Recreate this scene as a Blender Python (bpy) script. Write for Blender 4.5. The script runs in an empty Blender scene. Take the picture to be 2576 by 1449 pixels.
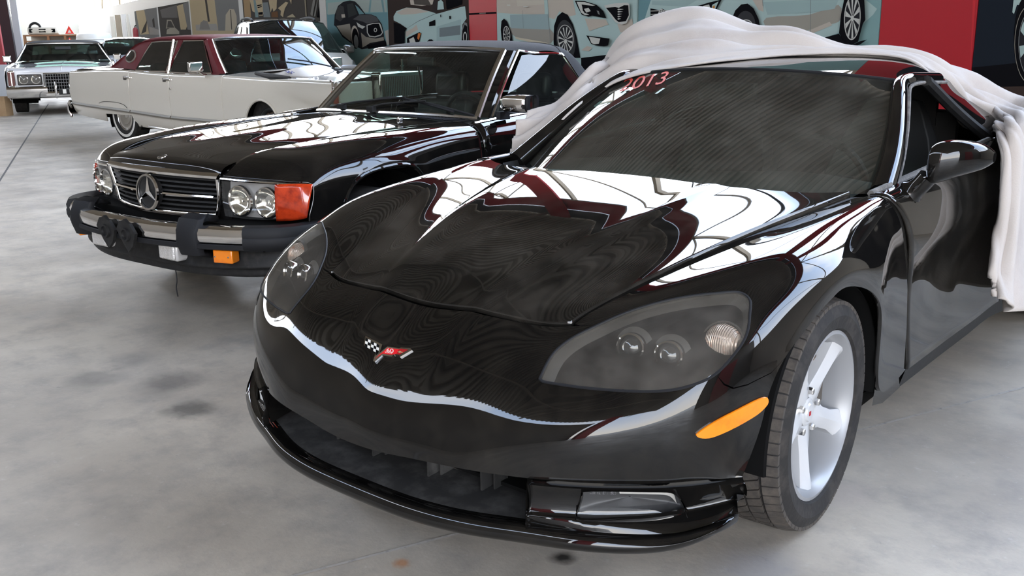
import bpy, bmesh, math, random
import numpy as np
from mathutils import Vector, Matrix
from mathutils.geometry import delaunay_2d_cdt
S = bpy.context.scene
COL = S.collection
rnd = random.Random(7)
# ---------------------------------------------------------------- camera
W, H, F = 2576, 1449, 2447.0
CP = np.array([1.813, -1.506, 1.334])
YAW, PITCH, ROLL = math.radians(-39.9), math.radians(14.48), math.radians(.75)
def _rot(yaw, pitch, roll):
    cy, sy, cp, sp = math.cos(yaw), math.sin(yaw), math.cos(pitch), math.sin(pitch)
    fwd = np.array([sy*cp, cy*cp, -sp]); right = np.array([cy, -sy, 0.]); down = np.cross(fwd, right)
    cr, sr = math.cos(roll), math.sin(roll)
    return np.stack([cr*right+sr*down, -sr*right+cr*down, fwd])
CR = _rot(YAW, PITCH, ROLL)
cam = bpy.data.cameras.new('camera'); cam_o = bpy.data.objects.new('camera', cam); COL.objects.link(cam_o)
cam.sensor_fit = 'HORIZONTAL'; cam.sensor_width = 36; cam.lens = F/W*36; cam.clip_start = .02; cam.clip_end = 500
cam_o.matrix_world = Matrix(((CR[0][0], -CR[1][0], -CR[2][0], CP[0]), (CR[0][1], -CR[1][1], -CR[2][1], CP[1]),
                             (CR[0][2], -CR[1][2], -CR[2][2], CP[2]), (0, 0, 0, 1)))
S.camera = cam_o
# ---------------------------------------------------------------- sky and exposure
wd = bpy.data.worlds.new('sky'); S.world = wd; wd.use_nodes = True
nt = wd.node_tree; nt.nodes.clear()
tc = nt.nodes.new('ShaderNodeTexCoord'); sx = nt.nodes.new('ShaderNodeSeparateXYZ')
rp = nt.nodes.new('ShaderNodeValToRGB'); bg = nt.nodes.new('ShaderNodeBackground'); wo = nt.nodes.new('ShaderNodeOutputWorld')
nz = nt.nodes.new('ShaderNodeTexNoise'); nz.inputs['Scale'].default_value = 3.0; nz.inputs['Detail'].default_value = 4
cl = nt.nodes.new('ShaderNodeValToRGB'); mx = nt.nodes.new('ShaderNodeMix'); mx.data_type = 'RGBA'
nt.links.new(tc.outputs['Generated'], sx.inputs[0]); nt.links.new(sx.outputs['Z'], rp.inputs[0])
e = rp.color_ramp.elements; e[0].position = 0.0; e[0].color = (1, .95, .88, 1); e[1].position = .75; e[1].color = (.45, .62, .92, 1)
x = e.new(.16); x.color = (.86, .91, 1, 1)
nt.links.new(tc.outputs['Generated'], nz.inputs['Vector']); nt.links.new(nz.outputs['Fac'], cl.inputs[0])
cl.color_ramp.elements[0].position = .48; cl.color_ramp.elements[1].position = .72; cl.color_ramp.elements[1].color = (.7, .7, .7, 1)
nt.links.new(cl.outputs[0], mx.inputs[0]); nt.links.new(rp.outputs[0], mx.inputs[6]); mx.inputs[7].default_value = (1, .98, .95, 1)
nt.links.new(mx.outputs[2], bg.inputs[0]); bg.inputs[1].default_value = 12.5
nt.links.new(bg.outputs[0], wo.inputs[0])
vs = S.view_settings; vs.view_transform = 'Standard'; vs.look = 'None'; vs.gamma = 1; vs.use_curve_mapping = False; vs.exposure = 0.0
S.cycles.max_bounces = 8; S.cycles.transparent_max_bounces = 12; S.cycles.caustics_reflective = False; S.cycles.caustics_refractive = False
S.cycles.sample_clamp_indirect = 6
# ---------------------------------------------------------------- frames: each car has its own, nose at y=0, y to its tail, x to its left
POSE = {'v': (0, 0, 0), 'm': (-2.54, 1.0, math.radians(2.6)), 'l': (-6.51, 6.43, math.radians(89.7)), 'c': (-16.86, 7.57, math.radians(61.9)),
        'w': (6.6*math.sin(math.radians(21.3)), 6.6*math.cos(math.radians(21.3)), math.radians(-21.3)), 'o': (0, 0, 0),
        's': (-12.55, 10.05, math.radians(62)), 'h': (-23.3, 12.7, math.radians(62)), 'g': (-29.4, 15.4, math.radians(62))}
def _lray(k, px, py):
    x, y, a = POSE[k]; c, s = math.cos(a), math.sin(a); R = np.array([[c, s, 0], [-s, c, 0], [0, 0, 1]])
    d = np.array([(px-W/2)/F, (py-H/2)/F, 1.]) @ CR
    return R @ (CP-np.array([x, y, 0])), R @ d
def at(k, px, py, **kw):
    """the point of plane x=, y= or z= of frame k that the photograph shows at a pixel"""
    o, d = _lray(k, px, py); (ax, v), = kw.items(); i = 'xyz'.index(ax)
    return o+d*((v-o[i])/d[i])
def toW(k, P):
    x, y, a = POSE[k]; P = np.asarray(P, float); c, s = math.cos(a), math.sin(a)
    return np.stack([x+c*P[..., 0]-s*P[..., 1], y+s*P[..., 0]+c*P[..., 1], P[..., 2]], -1)
def pix(k, P):
    q = (toW(k, P)-CP) @ CR.T
    return np.stack([W/2+F*q[..., 0]/q[..., 2], H/2+F*q[..., 1]/q[..., 2], q[..., 2]], -1)
# ---------------------------------------------------------------- materials
def mat(name, col, rough=.5, metal=0., coat=0., spec=.5, noise=None, bump=None, emit=None, alpha=1.):
    m = bpy.data.materials.new(name); m.use_nodes = True; n = m.node_tree; b = n.nodes['Principled BSDF']
    b.inputs['Base Color'].default_value = (*col, 1); b.inputs['Roughness'].default_value = rough; b.inputs['Metallic'].default_value = metal
    b.inputs['Coat Weight'].default_value = coat; b.inputs['Coat Roughness'].default_value = .02; b.inputs['Specular IOR Level'].default_value = spec
    if emit: b.inputs['Emission Color'].default_value = (*emit[0], 1); b.inputs['Emission Strength'].default_value = emit[1]
    if noise:                                   # (scale, second colour, lo, hi)
        t = n.nodes.new('ShaderNodeTexCoord'); z = n.nodes.new('ShaderNodeTexNoise'); z.inputs['Scale'].default_value = noise[0]; z.inputs['Detail'].default_value = 6
        z.inputs['Roughness'].default_value = .65
        r = n.nodes.new('ShaderNodeMapRange'); r.inputs[1].default_value = noise[2]; r.inputs[2].default_value = noise[3]
        x = n.nodes.new('ShaderNodeMix'); x.data_type = 'RGBA'; x.inputs[6].default_value = (*col, 1); x.inputs[7].default_value = (*noise[1], 1)
        n.links.new(t.outputs['Object'], z.inputs['Vector']); n.links.new(z.outputs['Fac'], r.inputs[0]); n.links.new(r.outputs[0], x.inputs[0]); n.links.new(x.outputs[2], b.inputs['Base Color'])
    if bump:                                    # (scale, strength)
        t = n.nodes.new('ShaderNodeTexCoord'); z = n.nodes.new('ShaderNodeTexNoise'); z.inputs['Scale'].default_value = bump[0]; z.inputs['Detail'].default_value = 4
        u = n.nodes.new('ShaderNodeBump'); u.inputs['Strength'].default_value = bump[1]; u.inputs['Distance'].default_value = .01
        n.links.new(t.outputs['Object'], z.inputs['Vector']); n.links.new(z.outputs['Fac'], u.inputs['Height']); n.links.new(u.outputs[0], b.inputs['Normal'])
    return m
def glass(name, tint, rough=.01, dust=.0, dcol=(.35, .33, .30), dscale=6., ior=1.5, lo=.45, hi=.75):
    """thin pane: tinted transparency, mirror by Fresnel, a film of dust"""
    m = bpy.data.materials.new(name); m.use_nodes = True; n = m.node_tree; n.nodes.clear(); N = n.nodes.new; L = n.links.new
    o = N('ShaderNodeOutputMaterial'); tr = N('ShaderNodeBsdfTransparent'); tr.inputs[0].default_value = (*tint, 1)
    g = N('ShaderNodeBsdfGlossy'); g.inputs['Roughness'].default_value = rough; ge = N('ShaderNodeNewGeometry'); a = N('ShaderNodeMixShader'); r0 = ((ior-1)/(ior+1))**2
    def mth(op, x, y=None):
        k = N('ShaderNodeMath'); k.operation = op
        for i, q in enumerate((x, y)):
            if q is None: continue
            if hasattr(q, 'links'): L(q, k.inputs[i])
            else: k.inputs[i].default_value = q
        return k.outputs[0]
    dt = N('ShaderNodeVectorMath'); dt.operation = 'DOT_PRODUCT'; L(ge.outputs['Normal'], dt.inputs[0]); L(ge.outputs['Incoming'], dt.inputs[1])
    fr = mth('ADD', mth('MULTIPLY', mth('POWER', mth('SUBTRACT', 1.0, mth('ABSOLUTE', dt.outputs['Value'])), 5.0), 1-r0), r0*1.6)
    L(fr, a.inputs[0]); L(tr.outputs[0], a.inputs[1]); L(g.outputs[0], a.inputs[2])
    if dust:
        t = N('ShaderNodeTexCoord'); z = N('ShaderNodeTexNoise'); z.inputs['Scale'].default_value = dscale; z.inputs['Detail'].default_value = 8; z.inputs['Roughness'].default_value = .7
        r = N('ShaderNodeMapRange'); r.inputs[1].default_value = lo; r.inputs[2].default_value = hi; r.inputs[3].default_value = dust*.25; r.inputs[4].default_value = dust
        d = N('ShaderNodeBsdfDiffuse'); d.inputs[0].default_value = (*dcol, 1); b = N('ShaderNodeMixShader')
        L(t.outputs['Object'], z.inputs['Vector']); L(z.outputs['Fac'], r.inputs[0]); L(r.outputs[0], b.inputs[0]); L(a.outputs[0], b.inputs[1]); L(d.outputs[0], b.inputs[2]); a = b
    L(a.outputs[0], o.inputs[0])
    return m
M = {}
M['black'] = mat('black_paint', (.0045, .0042, .0040), .25, 0, 1., .0, noise=(9, (.013, .0115, .0095), .45, .78))
M['dblack'] = mat('dusty_black_paint', (.0075, .0069, .0060), .25, 0, 1., .0, noise=(7, (.034, .030, .025), .45, .8))  # real dust, its brown lifted to stand in for the ceiling's reflection
M['plas'] = mat('black_plastic', (.010, .010, .0105), .55, spec=.3, noise=(25, (.030, .029, .027), .5, .8))
M['rubber'] = mat('black_rubber', (.0085, .009, .011), .62, spec=.3)
M['void'] = mat('dark_inside', (.004, .004, .004), .9, spec=.1)
M['chrome'] = mat('chrome', (.80, .78, .76), .06, 1.)
M['chromer'] = mat('dull_chrome', (.62, .60, .57), .18, 1.)
M['tyre'] = mat('tyre_rubber', (.017, .016, .0155), .75, spec=.3, noise=(18, (.045, .040, .036), .48, .78), bump=(60, .15))
M['tread'] = mat('worn_tyre_tread', (.045, .040, .036), .8, spec=.3, noise=(30, (.085, .072, .060), .4, .7))
M['alloy'] = mat('silver_painted_alloy', (.50, .505, .515), .32, .1, .5)
M['barrel'] = mat('shaded_wheel_barrel', (.27, .275, .285), .35, .2)  # same silver as the spokes, darkened to put shade into the recess
M['steel'] = mat('bare_steel', (.35, .33, .31), .35, 1., noise=(12, (.20, .10, .06), .5, .75))
M['red'] = mat('red_paint', (.33, .011, .018), .45, spec=.2)
M['rotor'] = mat('worn_brake_rotor', (.10, .085, .07), .5, .4, noise=(14, (.16, .075, .03), .5, .75))
M['white'] = mat('white_enamel', (.75, .73, .68), .3)
M['amber'] = mat('amber_plastic', (.80, .215, .004), .22, coat=.6, noise=(14, (.66, .13, .003), .5, .8))
M['orange'] = mat('red_orange_lens', (.50, .042, .008), .15, coat=.8, noise=(24, (.26, .018, .006), .42, .68))
M['lampgrey'] = mat('grey_lamp_housing', (.052, .048, .042), .45)
M['dustplas'] = mat('dusty_black_plastic', (.022, .0215, .021), .65, spec=.25, noise=(14, (.060, .058, .055), .45, .72))
M['reflector'] = mat('lamp_reflector', (.86, .85, .82), .12, 1.)
M['lens'] = glass('clear_lens', (.88, .88, .86), .02, .22, (.36, .33, .29), 10, 1.45, .35, .8)
M['clearlens'] = glass('clear_glass_lens', (.92, .92, .92), .02, .10, (.6, .6, .6), 14, 1.45)
M['wglass'] = glass('dusty_windscreen', (.40, .47, .41), .006, .25, (.24, .23, .195), 5, 2.0, .42, .85)
M['mglass'] = glass('green_tinted_glass', (.50, .57, .52), .004, .05, (.3, .3, .28), 6, 1.5)
M['fglass'] = glass('dim_car_glass', (.22, .30, .28), .004, .04, (.3, .3, .28), 6, 1.5)
M['cabin'] = mat('dark_trim', (.018, .019, .020), .6)
M['dash'] = mat('grey_dashboard', (.05, .055, .052), .55)
M['seat'] = mat('black_leather', (.020, .021, .022), .42)
# ---------------------------------------------------------------- objects
def link(name, me, parent=None, mats=(), smooth=True):
    o = bpy.data.objects.new(name, me); COL.objects.link(o)
    for m in mats: me.materials.append(m)
    if smooth and hasattr(me, 'polygons'):
        me.polygons.foreach_set('use_smooth', [True]*len(me.polygons))
    if parent is not None: o.parent = parent
    return o
def tag(o, label, cat, group=None, kind=None):
    if label: o['label'] = label
    if cat: o['category'] = cat
    if group: o['group'] = group
    if kind: o['kind'] = kind
    return o
def empty(name, k='o', loc=None):
    o = bpy.data.objects.new(name, None); COL.objects.link(o); o.empty_display_size = .2
    x, y, a = POSE[k]; o.location = loc if loc is not None else (x, y, 0); o.rotation_euler = (0, 0, a)
    return o
def mk(name, V, Fc, m, parent=None, smooth=True, mi=None, auto=None):
    me = bpy.data.meshes.new(name); me.from_pydata([tuple(map(float, v)) for v in V], [], [tuple(map(int, f)) for f in Fc])
    ms = m if isinstance(m, (list, tuple)) else [m]
    o = link(name, me, parent, ms, smooth)
    if mi is not None: me.polygons.foreach_set('material_index', mi)
    if auto is not None: me.set_sharp_from_angle(angle=math.radians(auto))
    me.validate(); me.update()
    return o
class MB:
    """collects shapes into one mesh"""
    def __init__(s): s.V = []; s.F = []; s.I = []
    def add(s, V, Fc, mi=0):
        b = len(s.V); s.V += [tuple(v) for v in V]; s.F += [tuple(i+b for i in f) for f in Fc]; s.I += [mi]*len(Fc); return s
    def box(s, c, d, mi=0, rz=0., rx=0.):
        c = np.array(c, float); d = np.array(d, float)/2; V = []
        for sx in (-1, 1):
            for sy in (-1, 1):
                for sz in (-1, 1):
                    p = np.array([sx, sy, sz])*d
                    if rx: p = np.array([p[0], p[1]*math.cos(rx)-p[2]*math.sin(rx), p[1]*math.sin(rx)+p[2]*math.cos(rx)])
                    if rz: p = np.array([p[0]*math.cos(rz)-p[1]*math.sin(rz), p[0]*math.sin(rz)+p[1]*math.cos(rz), p[2]])
                    V.append(c+p)
        return s.add(V, [(0, 1, 3, 2), (4, 6, 7, 5), (0, 4, 5, 1), (2, 3, 7, 6), (0, 2, 6, 4), (1, 5, 7, 3)], mi)
    def tube(s, path, r, n=8, mi=0, cap=True, flat=1.):
        P = [np.array(p, float) for p in path]; k = len(P); rr = r if hasattr(r, '__len__') else [r]*k; V = []; up = None
        for i in range(k):
            t = P[min(i+1, k-1)]-P[max(i-1, 0)]; t /= np.linalg.norm(t)+1e-12
            if up is None: up = np.array([0, 0, 1.]) if abs(t[2]) < .9 else np.array([1., 0, 0])
            a = np.cross(t, up); a /= np.linalg.norm(a)+1e-12; b = np.cross(a, t); up = b
            for j in range(n):
                th = 2*math.pi*j/n; V.append(P[i]+rr[i]*(math.cos(th)*a+flat*math.sin(th)*b))
        Fc = [(i*n+j, i*n+(j+1) % n, (i+1)*n+(j+1) % n, (i+1)*n+j) for i in range(k-1) for j in range(n)]
        if cap: Fc += [tuple(range(n-1, -1, -1)), tuple((k-1)*n+j for j in range(n))]
        return s.add(V, Fc, mi)
    def lathe(s, prof, c, axis, n=32, mi=0, ang=(0, 2*math.pi), ref=None):
        """prof: (radius, distance along axis)"""
        ax = np.array(axis, float); ax /= np.linalg.norm(ax); rf = np.array(ref if ref is not None else ((0, 0, 1) if abs(ax[2]) < .9 else (1, 0, 0)), float)
        a = rf-ax*(rf@ax); a /= np.linalg.norm(a); b = np.cross(ax, a); c = np.array(c, float); k = len(prof); full = ang[1]-ang[0] > 6.28
        m = n if full else n+1; V = []
        for i in range(m):
            th = ang[0]+(ang[1]-ang[0])*i/n
            for r, h in prof: V.append(c+ax*h+r*(math.cos(th)*a+math.sin(th)*b))
        Fc = [(i*k+j, i*k+j+1, ((i+1) % m)*k+j+1, ((i+1) % m)*k+j) for i in range(n if full else m-1) for j in range(k-1)]
        return s.add(V, Fc, mi)
    def prism(s, poly, o, ex, ey, ez, depth, mi=0, side=None):
        """flat outline poly in axes ex, ey at o, thickness depth along ez"""
        o, ex, ey, ez = (np.array(v, float) for v in (o, ex, ey, ez)); k = len(poly)
        V = [o+ex*p[0]+ey*p[1] for p in poly]+[o+ex*p[0]+ey*p[1]+ez*depth for p in poly]
        s.add(V, [tuple(range(k-1, -1, -1)), tuple(range(k, 2*k))], mi)
        return s.add(V, [(i, (i+1) % k, k+(i+1) % k, k+i) for i in range(k)], mi if side is None else side)
    def grid(s, rows, mi=0, close=False):
        nv, nu = len(rows), len(rows[0]); V = [p for r in rows for p in r]
        return s.add(V, [(i*nu+j, i*nu+(j+1) % nu, (i+1)*nu+(j+1) % nu, (i+1)*nu+j) for i in range(nv-1) for j in range(nu if close else nu-1)], mi)
    def mirror(s):
        b = len(s.V); V = [(-v[0], v[1], v[2]) for v in s.V]
        s.F += [tuple(i+b for i in reversed(f)) for f in s.F]; s.I += list(s.I); s.V += V; return s
    def build(s, name, m, parent=None, smooth=True, auto=35, bev=0, seg=2):
        o = mk(name, s.V, s.F, m, parent, smooth, s.I, auto if smooth else None)
        if bev:
            b = o.modifiers.new('edge', 'BEVEL'); b.width = bev; b.segments = seg; b.limit_method = 'ANGLE'; b.angle_limit = math.radians(40); b.harden_normals = False
        return o
def weld(o, d=1e-4):
    bm = bmesh.new(); bm.from_mesh(o.data); bmesh.ops.remove_doubles(bm, verts=bm.verts, dist=d); bmesh.ops.recalc_face_normals(bm, faces=bm.faces); bm.to_mesh(o.data); bm.free(); o.data.update()
    return o
# ---------------------------------------------------------------- smooth surfaces through a net of points
def _nat(t):
    """matrix of second derivatives of the natural cubic spline through knots t"""
    n = len(t); h = np.diff(t); A = np.eye(n); B = np.zeros((n, n))
    for i in range(1, n-1):
        A[i, i-1] = h[i-1]; A[i, i] = 2*(h[i-1]+h[i]); A[i, i+1] = h[i]
        B[i, i-1] = 6/h[i-1]; B[i, i] = -6/h[i-1]-6/h[i]; B[i, i+1] = 6/h[i]
    return np.linalg.solve(A, B)
def _basis(t, D, x):
    n = len(t); x = np.asarray(x, float); i = np.clip(np.floor(x).astype(int), 0, n-2); f = x-i
    T = t[i]+f*(t[i+1]-t[i]); h = t[i+1]-t[i]; a = (t[i+1]-T)/h; b = (T-t[i])/h; R = np.zeros((len(x), n)); k = np.arange(len(x))
    R[k, i] += a; R[k, i+1] += b
    R += ((a**3-a)*h*h/6)[:, None]*D[i]+((b**3-b)*h*h/6)[:, None]*D[i+1]
    return R
def _knots(P):
    d = np.linalg.norm(np.diff(P, axis=0), axis=-1)
    d = d.reshape(d.shape[0], -1).mean(1)**.75
    return np.concatenate([[0], np.cumsum(d)])/d.sum()
class Surf:
    """P[nv][nu] points; u, v count net lines; sym: net given for x>=0 from the centre line, mirrored"""
    def __init__(s, P, sym=False):
        P = np.array(P, float); s.fx = None
        if sym:
            Q = P[:, :0:-1].copy(); Q[..., 0] *= -1; P = np.concatenate([Q, P], 1)
        s.P = P; s.u0 = (P.shape[1]-1)//2 if sym else 0
        s.tu = _knots(P.transpose(1, 0, 2)); s.tv = _knots(P); s.Du = _nat(s.tu); s.Dv = _nat(s.tv); s.nu = P.shape[1]; s.nv = P.shape[0]
        s.umin, s.umax = -s.u0, s.nu-1-s.u0; s._g = None
    def fair(s, lam=.05):
        """even out small bumps of the net, its rim kept"""
        nv, nu = s.P.shape[:2]
        def D2(n): A = np.zeros((n-2, n)); i = np.arange(n-2); A[i, i] = 1; A[i, i+1] = -2; A[i, i+2] = 1; return A.T@A
        K = np.eye(nv*nu)+lam*(np.kron(np.eye(nv), D2(nu))+np.kron(D2(nv), np.eye(nu))); Q = np.linalg.solve(K, s.P.reshape(-1, 3)).reshape(nv, nu, 3)
        Q[:, 0] = s.P[:, 0]; Q[:, -1] = s.P[:, -1]; Q[0] = s.P[0]; s.P = Q; return s
    def ev(s, u, v):
        Bu = _basis(s.tu, s.Du, np.clip(np.atleast_1d(u)+s.u0, 0, s.nu-1)); Bv = _basis(s.tv, s.Dv, np.clip(np.atleast_1d(v), 0, s.nv-1))
        Q = np.einsum('ki,kj,ijc->kc', Bv, Bu, s.P)
        return Q if s.fx is None else s.fx(Q)
    def nrm(s, u, v):
        e = .01; u = np.atleast_1d(np.asarray(u, float)); v = np.atleast_1d(np.asarray(v, float))
        a = s.ev(np.minimum(u+e, s.umax), v)-s.ev(np.maximum(u-e, s.umin), v); b = s.ev(u, np.minimum(v+e, s.nv-1))-s.ev(u, np.maximum(v-e, 0))
        n = np.cross(a, b); return n/(np.linalg.norm(n, axis=1)[:, None]+1e-12)
    def dense(s, n=260):
        if s._g is None:
            U = np.linspace(s.umin, s.umax, n); V = np.linspace(0, s.nv-1, n); a, b = np.meshgrid(U, V); s._g = (a.ravel(), b.ravel(), s.ev(a.ravel(), b.ravel()))
        return s._g
    def inv(s, P, axes=(0, 1, 2), side=0):
        """(u, v) of the points nearest to P (in the given axes)"""
        u, v, Q = s.dense(); ok = np.ones(len(u), bool) if not side else (u*side >= 0); out = []
        u, v, Q = u[ok], v[ok], Q[ok]; ax = list(axes)
        for p in np.asarray(P, float):
            d = ((Q[:, ax]-p[ax])**2).sum(1); i = np.argpartition(d, 4)[:4]; w = 1/(d[i]+1e-9); out.append(((u[i]*w).sum()/w.sum(), (v[i]*w).sum()/w.sum()))
        return np.array(out)
    def hit(s, k, pts, side=0):
        """(u, v) where the photograph shows the surface at these pixels"""
        u, v, Q = s.dense(); ok = np.ones(len(u), bool) if not side else (u*side >= 0); u, v, Q = u[ok], v[ok], Q[ok]; q = pix(k, Q); out = []
        for p in pts:
            d = (q[:, 0]-p[0])**2+(q[:, 1]-p[1])**2; d = d+2*(q[:, 2]-q[:, 2].min())*6; i = np.argpartition(d, 4)[:4]; w = 1/(d[i]-d[i].min()+2.); out.append(((u[i]*w).sum()/w.sum(), (v[i]*w).sum()/w.sum()))
        return np.array(out)
    def rect(s, name, m, parent=None, u=None, v=None, nu=8, nv=8, mb=None, mi=0, off=0., flip=False):
        u = u or (s.umin, s.umax); v = v or (0, s.nv-1)
        nu_ = max(2, int(round(abs(u[1]-u[0])*nu))+1); nv_ = max(2, int(round(abs(v[1]-v[0])*nv))+1)
        a, b = np.meshgrid(np.linspace(*u, nu_), np.linspace(*v, nv_)); Q = s.ev(a.ravel(), b.ravel())
        if off: Q = Q+off*s.nrm(a.ravel(), b.ravel())
        Fc = [(i*nu_+j, i*nu_+j+1, (i+1)*nu_+j+1, (i+1)*nu_+j) for i in range(nv_-1) for j in range(nu_-1)]
        if flip: Fc = [f[::-1] for f in Fc]
        if mb is not None: mb.add(Q, Fc, mi); return mb
        return mk(name, Q, Fc, m, parent)
def smooth_loop(P, n=8, closed=True):
    """Catmull-Rom through 2D or 3D points"""
    P = np.asarray(P, float); k = len(P); out = []
    for i in range(k if closed else k-1):
        if closed: a, b, c, d = P[i-1], P[i], P[(i+1) % k], P[(i+2) % k]
        else: a, b, c, d = P[max(i-1, 0)], P[i], P[i+1], P[min(i+2, k-1)]
        for t in np.linspace(0, 1, n, endpoint=False):
            out.append(.5*((2*b)+(c-a)*t+(2*a-5*b+4*c-d)*t*t+(3*b-a-3*c+d)*t**3))
    if not closed: out.append(P[-1])
    return np.array(out)
def inpoly(q, poly):
    x, y = q[:, 0], q[:, 1]; r = np.zeros(len(q), bool); j = len(poly)-1
    for i in range(len(poly)):
        xi, yi = poly[i]; xj, yj = poly[j]
        c = ((yi > y) != (yj > y)) & (x < (xj-xi)*(y-yi)/((yj-yi)+1e-15)+xi); r ^= c; j = i
    return r
def resamp(L, step):
    out = []; k = len(L)
    for i in range(k):
        a, b = L[i], L[(i+1) % k]; n = max(1, int(np.ceil(np.linalg.norm(b-a)/step)))
        out += [a+(b-a)*t for t in np.linspace(0, 1, n, endpoint=False)]
    return np.array(out)
def trim(s, name, loops, m, parent=None, step=.03, off=0., lift=None, rim=.012, flip=False, mirror=False, mb=None):
    """panel cut from surface s: loops of (u, v), the first its outline, the others holes; step in metres"""
    su = s.tu[-1]*0+np.linalg.norm(np.diff(s.P, axis=1), axis=2).mean(); sv = np.linalg.norm(np.diff(s.P, axis=0), axis=2).mean(); sc = np.array([su, sv])
    Ls = [resamp(np.asarray(l, float)*sc, step) for l in loops]; V = list(np.concatenate(Ls)); E = []; b = 0
    for l in Ls: E += [(b+i, b+(i+1) % len(l)) for i in range(len(l))]; b += len(l)
    lo, hi = Ls[0].min(0), Ls[0].max(0); gx, gy = np.meshgrid(np.arange(lo[0]+step*.5, hi[0], step), np.arange(lo[1]+step*.5, hi[1], step)); g = np.stack([gx.ravel(), gy.ravel()], 1)
    ok = inpoly(g, Ls[0])
    for l in Ls[1:]: ok &= ~inpoly(g, l)
    g = g[ok]; B = np.concatenate(Ls)
    if len(g):
        d = np.min(((g[:, None, :]-B[None])**2).sum(2), 1); g = g[d > (.55*step)**2]
    nb = len(B); V = [Vector(p) for p in B]+[Vector(p) for p in g]
    vo, eo, fo, ov, oe, of = delaunay_2d_cdt(V, E, [], 0, 1e-7)
    Q = np.array([tuple(p) for p in vo]); T = np.array([f for f in fo]); c = Q[T].mean(1); ok = inpoly(c, Ls[0])
    for l in Ls[1:]: ok &= ~inpoly(c, l)
    T = T[ok]; uv = Q/sc; P = s.ev(uv[:, 0], uv[:, 1]); Nn = s.nrm(uv[:, 0], uv[:, 1])
    if flip: Nn = -Nn
    if off: P = P+off*Nn
    if lift is not None: P = P+lift(P)
    # orientation of faces along the normal
    fn = np.cross(P[T[:, 1]]-P[T[:, 0]], P[T[:, 2]]-P[T[:, 0]]); fl = (fn*Nn[T[:, 0]]).sum(1) < 0; T[fl] = T[fl][:, ::-1]
    faces = [tuple(f) for f in T]; Pn = list(P); Ns = list(Nn)
    if rim:
        ed = {}
        for f in faces:
            for i in range(3):
                a, b = f[i], f[(i+1) % 3]; ed[(a, b)] = ed.get((a, b), 0)+1
        bd = [(a, b) for (a, b) in ed if (b, a) not in ed]; base = {}
        acc = {}
        for a, b in bd:
            t = P[b]-P[a]; o = np.cross(t, Nn[a]); o /= np.linalg.norm(o)+1e-12
            for q in (a, b): acc[q] = acc.get(q, np.zeros(3))+o
        for q, o in acc.items():
            o = o/(np.linalg.norm(o)+1e-12); base[q] = len(Pn); Pn.append(P[q]-.0008*o*0); Ns.append(.6*o+.4*Nn[q]); Pn.append(P[q]-rim*Nn[q]-.0*o); Ns.append(o)
        faces += [(a, base[a], base[b], b) if False else (base[b], base[a], base[a]+1, base[b]+1) for a, b in bd]
    Pn = np.array(Pn); Ns = np.array(Ns)
    if mirror:
        n = len(Pn); Pm = Pn*np.array([-1, 1, 1]); Nm = Ns*np.array([-1, 1, 1])
        if mirror == 'only': Pn, Ns, faces = Pm, Nm, [f[::-1] for f in faces]
        else: Pn, Ns, faces = np.concatenate([Pn, Pm]), np.concatenate([Ns, Nm]), faces+[tuple(i+n for i in f[::-1]) for f in faces]
    o = mk(name, Pn, faces, m, parent)
    if len(o.data.vertices) == len(Ns):
        o.data.normals_split_custom_set_from_vertices([tuple(q) for q in Ns])
    return o
def band(a, b, n):
    return [(a[0]+(b[0]-a[0])*t, a[1]+(b[1]-a[1])*t) for t in np.linspace(0, 1, n)]
def text_mesh(s, size, depth=.0, font_bold=False):
    """lettering as mesh data, flat in XY"""
    c = bpy.data.curves.new('lettering', 'FONT'); c.body = s; c.size = size; c.extrude = depth; c.align_x = 'CENTER'; c.align_y = 'CENTER'
    o = bpy.data.objects.new('lettering', c); COL.objects.link(o); dg = bpy.context.evaluated_depsgraph_get(); me = bpy.data.meshes.new_from_object(o.evaluated_get(dg))
    bpy.data.objects.remove(o); bpy.data.curves.remove(c)
    V = np.array([tuple(v.co) for v in me.vertices]); Fc = [tuple(p.vertices) for p in me.polygons]; bpy.data.meshes.remove(me)
    return V, Fc
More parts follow.
